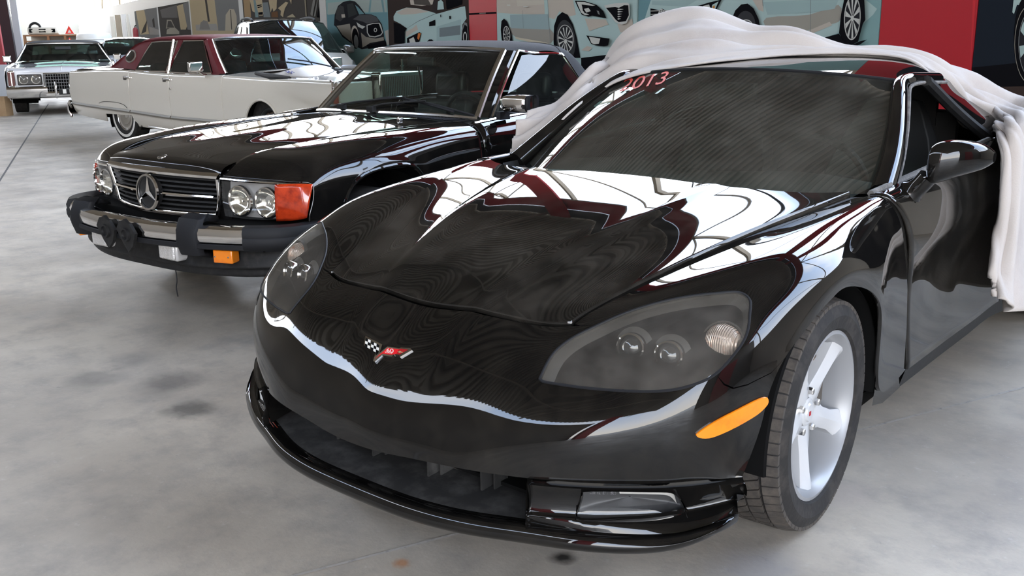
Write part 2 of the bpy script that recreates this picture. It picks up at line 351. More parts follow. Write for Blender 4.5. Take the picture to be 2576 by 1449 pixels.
# ================================================================ black coupe, nearest the camera
def make_wheel(parent, c, R, width, rim, side, m_face, spokes, steer=0., name='wheel', ww=False, blocks=64, disc=True):
    """wheel of radius R at c, axis along x; side +1 faces the car's left"""
    w = bpy.data.objects.new(name, None); COL.objects.link(w); w.parent = parent; w.location = c; w.rotation_euler = (0, 0, steer); w.empty_display_size = .1
    h = width/2; A = (side, 0, 0); O = (0, 0, 0)
    t = MB()
    prof = [(rim, h*.80), (rim+.012, h*.96), (rim+(R-rim)*.5, h*1.02), (R-.030, h*.97), (R-.013, h*.90), (R-.008, h*.80), (R-.008, -h*.80), (R-.013, -h*.9), (R-.03, -h*.97), (rim+.02, -h*.95), (rim, -h*.8)]
    t.lathe(prof, O, A, 64)
    if ww: t.lathe([(rim+(R-rim)*.38, h*1.035), (rim+(R-rim)*.62, h*1.03)], O, A, 64, mi=2)
    if blocks:
        for i in range(blocks):
            a0 = 2*math.pi*i/blocks; a1 = a0+2*math.pi/blocks*.86
            for (x0, x1, sk) in ((.60, .93, 0.), (.20, .52, .05), (-.16, .14, .09), (-.52, -.22, .05), (-.93, -.60, 0.)):
                V = []
                for rr in (R-.012, R):
                    for (xx, aa) in ((x0, a0), (x1, a0+sk), (x1, a1+sk), (x0, a1)):
                        q = rr-(.010 if abs(xx) > .9 else 0); V.append((side*xx*h, q*math.sin(aa), q*math.cos(aa)))
                t.add(V, [(4, 5, 6, 7), (0, 1, 5, 4), (1, 2, 6, 5), (2, 3, 7, 6), (3, 0, 4, 7)], 1)
    t.build('tyre', [M['tyre'], M['tread'], M['white']], w, auto=30)
    b = MB(); b.lathe([(rim+.004, h*.80), (rim+.006, h*.90), (rim-.004, h*.92), (rim-.018, h*.80), (rim-.026, h*.55), (rim-.03, -h*.8), (rim, -h*.8)], O, A, 64)
    b.build('rim', M['barrel'] if spokes == 5 else m_face, w, auto=40)
    if spokes == 5:
        s = MB()
        for k in range(5):
            th = math.radians(90-47)+k*2*math.pi/5; er = np.array([0, math.sin(th), math.cos(th)]); et = np.array([0, math.cos(th), -math.sin(th)]); ex = np.array([side, 0, 0.])
            rows = []
            for r, hw, z, rd in ((.035, .042, h*.50, .004), (.07, .040, h*.53, .006), (.11, .030, h*.56, .010), (.16, .029, h*.62, .012), (.205, .040, h*.70, .010), (rim-.008, .060, h*.80, .004)):
                rows.append([er*r+et*(-hw*.9)+ex*(z-.058), er*r+et*(-hw)+ex*(z-.004), er*r+et*(-hw*.86)+ex*z, er*r+ex*(z+rd), er*r+et*(hw*.86)+ex*z, er*r+et*hw+ex*(z-.004), er*r+et*hw*.9+ex*(z-.058)])
            s.grid(rows)
        s.lathe([(0, h*.56), (.034, h*.56), (.040, h*.53), (.042, h*.40)], O, A, 32)
        s.build('spokes', m_face, w, auto=28)
        cp = MB(); cp.lathe([(0, h*.56+.006), (.024, h*.56+.005), (.028, h*.55)], O, A, 24); cp.box((side*(h*.56+.006), -.006, .0), (.002, .010, .012), 1); cp.build('centre_cap', [M['alloy'], M['red']], w)
        for k in range(5):
            th = math.radians(90-47+36)+k*2*math.pi/5; n = MB(); q = (0, .060*math.sin(th), .060*math.cos(th)); n.lathe([(0, h*.62), (.008, h*.62), (.0105, h*.60), (.0115, h*.36)], q, A, 6); n.build('lug_nut', M['chromer'], w, smooth=False)
    if disc:
        d = MB(); d.lathe([(.06, .022), (.165, .022), (.165, .006), (.06, .006)], O, A, 40); d.lathe([(0, h*.36), (.085, h*.36), (.09, 0)], O, A, 32); d.build('brake_disc', M['rotor'], w)
        d = MB(); d.box((side*.022, .12, .06), (.05, .09, .17), 0); d.build('brake_caliper', M['rotor'], w, bev=.01)
        d = MB(); d.lathe([(0, .004), (rim-.03, .004)], O, A, 32); d.build('spoke_gap_shade', M['void'], w)  # dark disc added so the gaps between spokes read as shade
    return w

def build_coupe():
    R = tag(empty('sports_coupe', 'v'), 'glossy black sports coupe nearest the camera, red 2013 on its windscreen, cloth over its roof', 'car')
    H = [  # rows front to back, points centre to side
     [(0,.018,.322),(.12,.023,.326),(.255,.040,.334),(.42,.077,.339),(.60,.170,.335),(.74,.272,.335),(.80,.335,.335),(.85,.39,.335),(.885,.43,.335)],
     [(0,.020,.400),(.10,.038,.410),(.28,.066,.424),(.443,.098,.446),(.60,.158,.462),(.735,.245,.474),(.803,.32,.472),(.855,.40,.460),(.893,.497,.440)],
     [(0,.082,.488),(.154,.112,.495),(.31,.125,.505),(.45,.163,.522),(.604,.238,.537),(.735,.292,.553),(.812,.358,.562),(.862,.44,.550),(.897,.523,.515)],
     [(0,.165,.552),(.163,.185,.571),(.31,.200,.578),(.45,.235,.590),(.595,.315,.612),(.73,.370,.628),(.842,.447,.632),(.880,.525,.612),(.900,.585,.580)],
     [(0,.300,.630),(.178,.302,.645),(.31,.315,.648),(.443,.347,.643),(.585,.420,.678),(.72,.490,.700),(.838,.545,.692),(.888,.63,.660),(.903,.67,.620)],
     [(0,.440,.708),(.215,.44,.703),(.345,.45,.692),(.480,.46,.683),(.62,.525,.722),(.765,.590,.735),(.862,.655,.718),(.898,.725,.690),(.906,.755,.655)],
     [(0,.700,.785),(.292,.70,.771),(.42,.70,.758),(.559,.70,.750),(.69,.715,.776),(.80,.73,.786),(.888,.79,.750),(.908,.83,.714),(.908,.85,.682)],
     [(0,.970,.840),(.338,.98,.823),(.49,.99,.808),(.650,1.0,.806),(.745,1.0,.821),(.82,1.0,.820),(.902,1.0,.762),(.913,1.0,.718),(.910,1.0,.680)],
     [(0,1.09,.858),(.352,1.10,.838),(.515,1.12,.826),(.685,1.12,.820),(.765,1.14,.832),(.828,1.15,.826),(.898,1.17,.742),(.910,1.18,.660),(.908,1.20,.592)],
     [(0,1.20,.869),(.365,1.22,.850),(.54,1.25,.838),(.715,1.26,.833),(.770,1.27,.842),(.830,1.28,.834),(.889,1.30,.740),(.900,1.29,.590),(.895,1.275,.430)],
     [(0,1.27,.873),(.372,1.29,.855),(.55,1.32,.842),(.725,1.335,.838),(.772,1.345,.848),(.830,1.35,.840),(.878,1.39,.741),(.885,1.40,.550),(.888,1.33,.285)],
     [(0,1.36,.875),(.378,1.38,.858),(.56,1.40,.845),(.735,1.425,.843),(.774,1.43,.852),(.828,1.44,.845),(.868,1.51,.745),(.866,1.58,.520),(.872,1.61,.270)]]
    for k in range(4, 12):
        r = H[k]; r[2] = (r[2][0], r[2][1], r[2][2]-.006); r[1] = (r[1][0], r[1][1], r[1][2]+.004)
    N = Surf(H, sym=True).fair(.06); VE = N.nv-1
    def crease(Q):                                              # pressed ridge line along each side of the bonnet
        x, y = Q[:, 0], Q[:, 1]; xc = np.interp(y, [.05, .11, .30, .44, .70, .97, 1.22, 1.45], [.150, .154, .178, .213, .290, .338, .365, .378]); d = np.abs(x)-xc; Q = Q.copy()
        Q[:, 2] += np.interp(y, [.08, .20, .35, .7, 1.3, 1.5], [0, .0015, .0030, .0050, .0055, .0055])*np.exp(-(d/np.where(d > 0, .020, .045))**2); return Q
    N.fx = crease
    HL = [(.473,.206,.563),(.469,.257,.598),(.485,.303,.631),(.521,.361,.656),(.575,.429,.688),(.650,.494,.713),(.73,.551,.725),(.776,.582,.727),(.808,.575,.716),(.833,.534,.70),(.846,.496,.664),
          (.845,.448,.628),(.829,.387,.59),(.792,.335,.568),(.731,.295,.553),(.604,.25,.539),(.50,.205,.548),(.478,.197,.555)]
    hl = N.inv(HL, side=1); n8 = 8; hls = smooth_loop(hl, n8); ctr = hls.mean(0)
    def grow(L, d):                                             # outline moved out by d metres
        P = N.ev(L[:, 0], L[:, 1]); c = P.mean(0); k = 1+d/np.linalg.norm(P-c, axis=1).mean(); return L.mean(0)+(L-L.mean(0))*k
    hole = grow(hls, .005); lensl = grow(hls, .0005)
    ib, ia = 3*n8, 12*n8
    seam = N.hit('v', [(1803, 953), (1822, 967), (1845, 977), (1880, 968), (1940, 938), (1990, 912)], 1); sv = float(seam[-1][1]); seam = np.vstack([hole[ia], seam[1:-1], [8, sv]])
    front = hole[ia:ib-1 if False else len(hole)]; low = np.vstack([hole[ia:], hole[:ib+1]])    # lower and front edge of the lamp, side to hood corner
    up = hole[ib:ia+1]
    g = .045
    half = [(8, v) for v in np.linspace(0, sv-.02, 12)]+[(p[0], p[1]-.02) for p in seam[::-1][1:-1]]+[tuple(p) for p in low]+[(3.08, 4-g)]+band((3.0, 4-g), (0, 4-g), 14)
    bottom = band((-8, 0), (8, 0), 60)
    right = [(-u, v) for u, v in half[::-1]]
    fascia = bottom[:-1]+half+right[1:-1]
    trim(N, 'front_fascia', [fascia], M['black'], R, .017)
    fend = [(3.09, 4.03)]+[tuple(p) for p in up]+[(p[0], p[1]+.02) for p in seam[1:-1]]+[(8, v) for v in np.linspace(sv+.02, VE, 40)]+band((8, VE), (3.09, VE), 12)[1:]+band((3.09, VE), (3.09, 4.03), 20)[1:-1]
    for mi in (False, 'only'):
        trim(N, 'front_fender', [fend], M['black'], R, .022, mirror=mi)
    lift = lambda P: np.stack([P[:, 0]*0, P[:, 0]*0, .006+.018*np.clip((P[:, 1]-.34)/1.05, 0, 1.2)], 1)
    rear = N.hit('v', [(1590, 441), (1700, 455), (1804, 474), (1900, 478), (2050, 484)], 1)
    rear = [(0, 9.05), (.5, 9.07), (1, 9.1), (1.5, 9.55), (2, 10.0), (2.5, 10.35), (3.0, 10.75)]
    rr = smooth_loop(rear, 4, False)
    hood = band((0, 4+g), (3.0, 4+g), 14)[:-1]+band((3.0, 4+g), (3.0, 10.75), 20)[:-1]+[tuple(p) for p in rr[::-1]][:-1]
    hood = hood+[(0, 9.05)]+[(-u, v) for u, v in hood[1:][::-1]]
    hd = trim(N, 'hood', [hood], M['dblack'], R, .014, lift=lift, rim=.02)
    N.rect('inner_liner', M['void'], R, u=(-7.2, 7.2), v=(.4, VE), nu=3, nv=3, off=-.035)
    # ---- head lamps
    cu = N.hit('v', [(1587, 842), (1680, 860), (1815, 830)], 1)
    for sg in (1, -1):
        mir = False if sg > 0 else 'only'; hd_ = bpy.data.objects.new('headlight', None); COL.objects.link(hd_); hd_.parent = R
        trim(N, 'lens', [lensl], M['lens'], hd_, .02, off=.001, rim=.012, mirror=mir)
        inner = hls[::2]; c3 = N.ev(ctr[0], ctr[1])[0]; nn = N.nrm(ctr[0], ctr[1])[0]; nn = nn if nn[1] < 0 else -nn; b = MB(); rows = []
        for k, dp in ((1.0, .004), (.985, .02), (.90, .042), (.55, .055), (.02, .060)):
            L = ctr+(inner-ctr)*k; P = N.ev(L[:, 0], L[:, 1]); P = c3+(P-c3); rows.append(P-nn*dp)
        b.grid(rows, close=True)
        if sg < 0: b.V = [(-v[0], v[1], v[2]) for v in b.V]
        b.build('housing', M['lampgrey'], hd_)
        e = MB(); L = grow(hls, .0035); P = N.ev(L[:, 0], L[:, 1]); e.tube(list(P)+[P[0]], .0035, 6)
        if sg < 0: e.V = [(-v[0], v[1], v[2]) for v in e.V]
        e.build('seal', M['rubber'], hd_)
        for j, (u, v) in enumerate(cu):
            P = N.ev(u, v)[0]; nd = np.array([.25, -.93, .2]); nd /= np.linalg.norm(nd); p = P-nn*.046+np.array([0, 0, 0]); b = MB()
            if j < 2:
                b.lathe([(.029, .0), (.0345, .022), (.0345, .030), (.031, .033), (.0285, .027)], p, nd, 36, 0); b.lathe([(0, .034), (.012, .032), (.022, .026), (.029, .016)], p, nd, 24, 1); b.lathe([(.048, -.006), (.0345, .006)], p, nd, 32, 2); nm = 'projector'; mm = [M['chrome'], M['dark_lens'], M['lampgrey']]
            else:
                b.lathe([(0, .036), (.014, .035), (.028, .029), (.040, .016), (.045, .0)], p, nd, 36, 0); b.lathe([(.047, 0), (.051, .004), (.051, -.01)], p, nd, 36, 1); nm = 'turn_lamp'; mm = [M['turnlens'], M['lampgrey']]
            if sg < 0: b.V = [(-q[0], q[1], q[2]) for q in b.V]; b.F = [f[::-1] for f in b.F]
            b.build(nm, mm, hd_)
    # ---- side markers
    mk_px = [(1751, 1094), (1760, 1083), (1800, 1058), (1860, 1027), (1915, 1000), (1927, 1000), (1926, 1016), (1900, 1042), (1850, 1072), (1795, 1096), (1764, 1101)]
    mu = smooth_loop(N.hit('v', mk_px, 1), 3)
    for mir in (False, 'only'):
        trim(N, 'side_marker', [mu], M['amber'], R, .02, off=.006, rim=.008, mirror=mir)
    # ---- lower front: lip, mouth, corner blocks, splitter
    O = np.array([(0,-.006),(.10,-.005),(.19,.0),(.35,.032),(.478,.082),(.577,.122),(.655,.160),(.733,.204),(.795,.245),(.845,.292),(.88,.345),(.893,.40)])
    dO = np.gradient(O, axis=0); dO /= np.linalg.norm(dO, axis=1)[:, None]; No = np.stack([dO[:, 1], -dO[:, 0]], 1)
    rise = np.array([0]*7+[.004, .014, .030, .050, .062])
    def ring(inw, z, dz=None): return [(max(0, p[0]-n[0]*inw) if i else 0, p[1]-n[1]*inw, z+rise[i]*(.45 if z > .20 else 1)) for i, (p, n) in enumerate(zip(O, No))]
    sp = Surf([ring(.055, .214), ring(.040, .214), ring(.028, .217), ring(.012, .216), ring(.001, .206), ring(-.003, .194), ring(.003, .180), ring(.02, .168), ring(.10, .160), ring(.22, .158)], sym=True)
    sp.rect('splitter', M['black'], R, nu=5, nv=4)
    md = Surf([[(x, y, z) for x, y, z in ring(.22, .226)], ring(.15, .222), ring(.09, .220), ring(.05, .216)], sym=True)
    md.rect('mouth_floor', M['dustplas'], R, u=(-5.0, 5.0), nu=4, nv=3)
    v0 = np.array(H[0]); lipb = Surf([[(p[0]*(1-.01), p[1]+d, p[2]+z) for p in v0] for d, z in ((0, 0), (.012, -.004), (.05, .004), (.12, .02))], sym=True)
    lipb.rect('lip_underside', M['black'], R, u=(-3.3, 3.3), nu=4, nv=3)
    bk = MB(); bk.box((0, .40, .27), (1.22, .02, .20), 0); bk.box((0, .32, .232), (1.0, .2, .01), 0); bk.build('radiator_shroud', M['void'], R)
    for x in (-.378, -.241, -.074, .136, .30, .43):
        y = float(np.interp(abs(x), O[:, 0], O[:, 1])); b = MB(); b.box((x, y+.185, .27), (.006, .07, .12)); b.box((x+.022, y+.20, .27), (.005, .05, .12)); b.box((x+.011, y+.222, .27), (.03, .005, .12)); b.build('grille_vane', M['dustplas'], R)
    uc = np.interp([.50, .56, .63, .70, .77, .83, .87, .886], N.ev(np.linspace(2, 8, 200), np.zeros(200))[:, 0], np.linspace(2, 8, 200)); C0 = N.ev(uc, uc*0)
    def crow(z, inw):
        out = []
        for p in C0:
            ox = np.interp(p[0], O[:, 0], O[:, 1])+.010; zb = .212+np.interp(p[0], O[:, 0], rise)*.8; k = (.336-z)/.124; f = np.clip((.250-z)/.030, 0, 1)
            out.append((p[0]-.004*k, p[1]*(1-f)+ox*f+inw, p[2]+(zb-p[2])*k))
        return out
    cb = Surf([crow(.336, .0), crow(.320, .006), crow(.295, .012), crow(.270, .014), crow(.250, .010), crow(.238, .004), crow(.226, .012), crow(.212, .016)])
    fog_px = [(1474, 1223), (1466, 1245), (1455, 1285), (1453, 1302), (1466, 1310), (1560, 1312), (1640, 1309), (1700, 1298), (1721, 1284), (1715, 1265), (1700, 1243), (1680, 1227), (1640, 1224), (1550, 1222)]
    fl = smooth_loop(cb.hit('v', fog_px), 3); c = fl.mean(0)
    edge = band((0, 0), (7, 0), 22)[:-1]+band((7, 0), (7, 7), 10)[:-1]+band((7, 7), (0, 7), 22)[:-1]+band((0, 7), (0, 0), 10)[:-1]
    for mir in (False, 'only'):
        trim(cb, 'fog_lamp_surround', [edge, c+(fl-c)*1.03], M['black'], R, .016, mirror=mir, rim=.02)
        f = trim(cb, 'fog_lamp', [fl], M['lens2'], R, .02, off=-.004, rim=.006, mirror=mir)
        P = cb.ev(fl[:, 0], fl[:, 1]); n = cb.nrm(c[0], c[1])[0]; n = n if n[1] < 0 else -n; b = MB(); q = P.mean(0)
        b.grid([P-n*.006, q+(P-q)*.95-n*.02, q+(P-q)*.7-n*.03, q+(P-q)*.02-n*.035], close=True); up_ = [i for i, p in enumerate(P) if p[2] > q[2]+.012]
        T = [q+(p-q)*.93-n*.009 for p in P[up_]]; T = sorted(T, key=lambda p: p[0]); T = [p for p in T if p[0] > q[0]-.03]
        b2 = MB(); b2.grid([T, [p+np.array([0, .012, -.026]) for p in T]])
        if mir:
            for bb in (b, b2): bb.V = [(-v[0], v[1], v[2]) for v in bb.V]
        if not mir:
            V, Fc = text_mesh('C2B PL  E11  020', 1); uv = cb.hit('v', [(1516+x*9.5, 1239-y*11+x*.3) for x, y in V[:, :2]]); nf = cb.nrm(uv[:, 0], uv[:, 1]); nf *= np.where(nf[:, 1] < 0, 1, -1)[:, None]
            mk('etched_lettering', cb.ev(uv[:, 0], uv[:, 1])+nf*.0015, Fc, M['etch'], f, smooth=False)
        b.build('bowl', M['lampdark'], f); b2.build('reflector', M['white'], f)  # white strip paints the sky mirrored in the fog reflector
        w = MB(); w.grid([[(.50, .11, .338), (.515, .20, .345), (.53, .34, .35)], [(.495, .11, .28), (.51, .20, .285), (.53, .34, .29)], [(.49, .115, .224), (.505, .20, .23), (.53, .34, .24)]])
        if mir: w.V = [(-v[0], v[1], v[2]) for v in w.V]
        w.build('mouth_cheek', M['black'], R)
    # ---- badge
    p0 = N.ev(0, 2.75)[0]; nb = N.nrm(0, 2.75)[0]; nb = nb if nb[1] < 0 else -nb; o_, _ = _lray('v', 972, 885)
    def bp(x, y, off):
        o, d = _lray('v', 860+x/10.733, 820+y/10.733); q = p0+nb*off; t = ((q-o)@nb)/(d@nb); return o+d*t
    bd = bpy.data.objects.new('badge', None); COL.objects.link(bd); bd.parent = R
    def plate(name, poly, top, mts, par=bd, lo=-.0005, mi=0):
        b = MB(); V = [bp(x, y, top) for x, y in poly]; k = len(V); U = [v-nb*(top-lo) for v in V]; b.add(V+U, [tuple(range(k))]+[(i, (i+1) % k, k+(i+1) % k, k+i) for i in range(k)]); return b.build(name, mts, par, smooth=False)
    fl1 = [(635, 265), (1090, 500), (1000, 760), (880, 820), (915, 690), (715, 610), (730, 575), (590, 520)]
    fl2 = [(1230, 555), (1545, 600), (1600, 580), (1850, 600), (1895, 650), (1570, 835), (1545, 790), (1400, 770), (1345, 830), (1085, 790), (890, 965), (845, 945), (870, 830), (1000, 740)]
    plate('flag_frame', fl1, .0035, M['chrome']); plate('flag_frame', fl2, .0042, M['chrome'])
    cells = MB()
    A, B, D = np.array((640., 320.)), np.array((70., 33.)), np.array((-8., 78.))
    for i in range(5):
        o = A+B*i*1.0+np.array((0, 28.)) * (1 if i > 1 else 0)+(np.array((20., 0)) if i > 1 else 0)
        for j in range(3):
            q = [o+D*j, o+D*j+B*.98, o+D*j+B*.98+D*.96, o+D*j+D*.96]; cells.add([bp(x, y, .0039) for x, y in q], [(0, 1, 2, 3)], 0 if (i+j) % 2 == 0 else 1)
    cells.add([bp(x, y, .0039) for x, y in ((905, 640), (980, 680), (975, 740), (905, 800))], [(0, 1, 2, 3)], 0)
    cells.build('chequers', [M['void'], M['white']], bd, smooth=False)
    rd = MB(); rd.add([bp(x, y, .0046) for x, y in ((1235, 590), (1540, 625), (1470, 755), (1330, 775), (1085, 745), (885, 895), (1010, 775))], [(0, 1, 2, 3, 4, 5, 6)], 0)
    rd.add([bp(x, y, .0046) for x, y in ((1540, 625), (1590, 610), (1790, 640), (1560, 770), (1470, 755))], [(0, 1, 2, 3, 4)], 1)
    rd.add([bp(x, y, .0049) for x, y in ((1500, 690), (1540, 690), (1550, 672), (1600, 680), (1592, 695), (1655, 705), (1625, 722), (1585, 712), (1572, 728), (1530, 718), (1536, 703), (1505, 700))], [tuple(range(12))], 2)
    rd.build('red_flag', [M['badge_red'], M['badge_dark'], M['gold']], bd, smooth=False)
    for s_, sz, cx, cy in (('60', 150, 1300, 668), ('YEARS', 52, 1258, 722)):
        V, Fc = text_mesh(s_, 1); V = V[:, :2]*sz*np.array([1.35, -1]); V[:, 1] += V[:, 0]*.10; mk('lettering', [bp(cx+x, cy+y, .0051) for x, y in V], Fc, M['white'], bd, smooth=False)
    # ---- windscreen, roof, pillars
    def q3(a, b, c, t): return tuple(a[i]*(1-t)*(1-2*t)+4*b[i]*t*(1-t)+c[i]*t*(2*t-1) for i in range(3))
    gr = []
    for t in (0, .33, .67, 1):
        c_ = q3((0, 1.25, .838), (0, 1.645, 1.034), (0, 2.03, 1.200), t); e_ = q3((.725, 1.65, .828), (.660, 1.905, 1.015), (.577, 2.15, 1.162), t)
        gr.append([tuple(c_[i]+(e_[i]-c_[i])*(k if i == 0 else k**2.1) for i in range(3)) for k in (0, .2, .4, .6, .8, 1)])
    G = Surf(gr, sym=True)
    gl = G.rect('windscreen', M['wglass'], R, nu=12, nv=20, flip=True)
    V, Fc = text_mesh('2013', 1)
    def dec(P2, f): uv = G.hit('v', [f(x, y) for x, y in P2]); return G.ev(uv[:, 0], uv[:, 1])+np.array([0, -.0035, .0035])
    mk('year_lettering', dec(V[:, :2], lambda x, y: (1622+x*60+y*26, 208-x*11-y*46)), Fc, M['sticker'], gl, smooth=False)
    for a, b in (((1560, 240), (1578, 226)), ((1648, 238), (1668, 224))):
        mk('tape_mark', dec([(0, 0), (1, 0), (1, 1), (0, 1)], lambda x, y: (a[0]+(b[0]-a[0])*x+6*y, a[1]+(b[1]-a[1])*x)), [(0, 1, 2, 3)], M['teal'], gl, smooth=False)
    # black frit along the foot of the glass and its seals
    uu = np.linspace(-5, 5, 61); e = MB(); e.tube(G.ev(uu, uu*0+3)+np.array([0, 0, .002]), .007, 6)
    for s_ in (5, -5):
        vv = np.linspace(0, 3, 24); e.tube(G.ev(vv*0+s_, vv)+np.array([0, -.002, .003]), .006, 6)
    e.build('windscreen_seal', M['rubber'], R)
    cw = Surf([[(0,1.17,.825),(.36,1.20,.815),(.55,1.34,.805),(.72,1.42,.80)],[(0,1.25,.834),(.36,1.31,.830),(.55,1.45,.822),(.745,1.64,.822)]], sym=True)
    cw.rect('cowl_panel', M['plas'], R, nu=5, nv=4)
    Rf = Surf([[(0,2.035,1.204),(.22,2.05,1.200),(.38,2.085,1.190),(.50,2.12,1.178),(.59,2.15,1.160)],
               [(0,2.34,1.232),(.22,2.34,1.228),(.38,2.34,1.218),(.51,2.34,1.198),(.602,2.32,1.163)],
               [(0,2.60,1.244),(.22,2.60,1.240),(.38,2.59,1.229),(.51,2.58,1.205),(.600,2.54,1.160)],
               [(0,2.92,1.225),(.22,2.92,1.221),(.38,2.90,1.208),(.50,2.88,1.180),(.590,2.83,1.125)],
               [(0,3.40,1.140),(.24,3.40,1.135),(.40,3.38,1.120),(.52,3.34,1.085),(.610,3.28,1.020)],
               [(0,3.92,1.025),(.28,3.92,1.020),(.46,3.90,1.005),(.62,3.85,.975),(.72,3.78,.935)],
               [(0,4.30,.945),(.30,4.30,.942),(.50,4.29,.930),(.68,4.27,.905),(.77,4.24,.870)]], sym=True)
    Rf.rect('roof', M['black'], R, v=(0, 3.0), nu=6, nv=7, flip=True); Rf.rect('rear_hatch', M['black'], R, v=(3.0, 6), nu=5, nv=5, flip=True)
    Rf.rect('headliner', M['void'], R, v=(.05, 5.5), nu=3, nv=3, off=-.02)
    for sg in (1, -1):
        pts = smooth_loop([(.752,1.60,.835),(.722,1.755,.925),(.680,1.905,1.020),(.634,2.04,1.100),(.602,2.14,1.150),(.607,2.22,1.163),(.606,2.34,1.160),(.604,2.55,1.152)], 6, False); pts[:, 0] *= sg
        b = MB(); k = len(pts); b.tube(pts, [.040-.014*min(1, i/(k*.6)) for i in range(k)], 12); b.build('a_pillar', M['black'], R)
        q = pts+np.array([sg*.030, .018, -.012])
        if sg > 0: b = MB(); b.tube(q[2:], .007, 6); b.build('door_seal', M['greyseal'], R)
        B = Surf([[(.640,2.31,1.155),(.665,2.50,1.065),(.705,2.63,.99),(.762,2.75,.915)],[(.615,2.50,1.160),(.645,2.62,1.085),(.70,2.74,1.0),(.775,2.84,.925)],[(.598,2.80,1.125),(.635,2.90,1.06),(.70,2.98,.99),(.79,3.02,.935)],[(.61,3.28,1.02),(.66,3.30,.99),(.72,3.30,.96),(.80,3.30,.945)],[(.72,3.78,.935),(.75,3.79,.935),(.77,3.80,.93),(.79,3.80,.925)]])
        b = MB(); B.rect('', None, mb=b, nu=5, nv=5)
        if sg < 0: b.mirror(); b.V = b.V[len(b.V)//2:]; b.F = b.F[:len(b.F)//2]; b.I = b.I[:len(b.F)]
        b.build('rear_pillar', M['black'], R)
        pe = smooth_loop([(.640,2.30,1.157),(.668,2.50,1.065),(.710,2.63,.99),(.765,2.74,.918)], 5, False); pe[:, 0] *= sg; b = MB(); b.tube(pe, .022, 8); b.build('window_frame', M['plas'], R)
    # ---- doors and quarters
    D = Surf([[(.774,1.432,.853),(.828,1.443,.845),(.868,1.513,.745),(.870,1.545,.66),(.862,1.583,.50),(.872,1.613,.27)],
              [(.770,1.70,.860),(.832,1.71,.850),(.872,1.76,.745),(.878,1.79,.67),(.860,1.82,.50),(.874,1.84,.27)],
              [(.772,2.05,.875),(.838,2.06,.860),(.878,2.08,.750),(.884,2.09,.70),(.866,2.09,.50),(.876,2.09,.27)],
              [(.780,2.40,.898),(.850,2.41,.876),(.889,2.42,.765),(.895,2.42,.72),(.874,2.42,.50),(.880,2.42,.27)],
              [(.795,2.75,.920),(.868,2.75,.890),(.905,2.75,.780),(.908,2.75,.73),(.894,2.75,.50),(.890,2.75,.27)],
              [(.80,3.02,.940),(.880,3.02,.895),(.920,3.02,.785),(.922,3.02,.72),(.915,3.05,.50),(.905,3.12,.27)],
              [(.80,3.30,.95),(.885,3.30,.895),(.926,3.30,.785),(.930,3.29,.72),(.930,3.28,.62),(.925,3.29,.50)],
              [(.80,3.60,.95),(.882,3.60,.89),(.925,3.61,.785),(.930,3.61,.75),(.932,3.61,.72),(.930,3.615,.695)],
              [(.78,3.95,.935),(.860,3.95,.87),(.905,3.96,.77),(.912,3.95,.70),(.912,3.95,.60),(.905,3.96,.50)],
              [(.76,4.20,.91),(.825,4.20,.85),(.865,4.20,.75),(.870,4.19,.66),(.865,4.18,.45),(.85,4.14,.28)],
              [(.68,4.38,.88),(.72,4.39,.83),(.74,4.40,.75),(.745,4.40,.66),(.73,4.38,.45),(.70,4.32,.28)]])
    for sg in (1, -1):
        for nm, a, b_ in (('door', .0, 3.75), ('rear_quarter', 3.78, 10)):
            b = MB(); D.rect('', None, u=(0, 5), v=(a, b_), nu=8, nv=8, mb=b)
            if sg < 0: b.V = [(-v[0], v[1], v[2]) for v in b.V]; b.F = [f[::-1] for f in b.F]
            o = b.build(nm, M['dblack'], R); sd = o.modifiers.new('thick', 'SOLIDIFY'); sd.thickness = .012; sd.offset = 0
            if nm == 'door' and sg > 0:
                vv = np.linspace(.03, 3.7, 24); P = D.ev(vv*0, vv)+np.array([0, 0, .006]); P[:, 0] *= sg; w = MB(); w.tube(P, .011, 6); w.build('window_sweep', M['greyseal'], o)
                q = D.hit('v', [(2497, 357), (2515, 408)]); h = MB(); P = D.ev(q[:, 0], q[:, 1])+np.array([.006, 0, 0]); P[:, 0] *= sg; h.tube(band(P[0], P[1], 2) if False else [P[0], P[1]], .006, 6); h.build('door_handle', M['black'], o)
        r = MB(); r.grid([[(sg*.884, 1.295, .46), (sg*.872, 1.45, .45), (sg*.862, 1.60, .45)], [(sg*.882, 1.31, .34), (sg*.870, 1.45, .32), (sg*.862, 1.61, .32)], [(sg*.868, 1.33, .23), (sg*.86, 1.45, .20), (sg*.855, 1.62, .20)]]); r.build('lower_fender', M['black'], R)
        r = MB(); P = D.ev(np.full(20, 5.), np.linspace(0, 5, 20)); P[:, 0] *= sg; r.grid([P, P+np.array([-sg*.02, 0, -.07]), P+np.array([-sg*.30, 0, -.10])]); r.build('rocker', M['plas'], R)
    b = MB(); b.grid([[(-.765, 1.62, .855), (-.765, 2.1, .875), (-.775, 2.72, .915)], [(-.69, 1.90, 1.0), (-.69, 2.2, 1.01), (-.69, 2.58, 1.02)], [(-.60, 2.15, 1.155), (-.605, 2.3, 1.16), (-.61, 2.45, 1.155)]]); b.build('side_glass', M['fglass'], R)
    tl = Surf([[(0,4.44,.90),(.35,4.43,.895),(.60,4.41,.885),(.70,4.385,.87)],[(0,4.47,.75),(.35,4.46,.75),(.62,4.43,.75),(.742,4.40,.75)],[(0,4.46,.50),(.35,4.45,.5),(.62,4.42,.5),(.735,4.38,.48)],[(0,4.36,.26),(.35,4.36,.26),(.6,4.34,.27),(.70,4.31,.28)]], sym=True); tl.rect('tail_panel', M['black'], R, nu=4, nv=4)
    b = MB(); b.box((0, 2.25, .20), (1.60, 1.7, .04)); b.box((0, 2.3, .22), (.9, 4.0, .04)); b.build('underbody', M['void'], R)
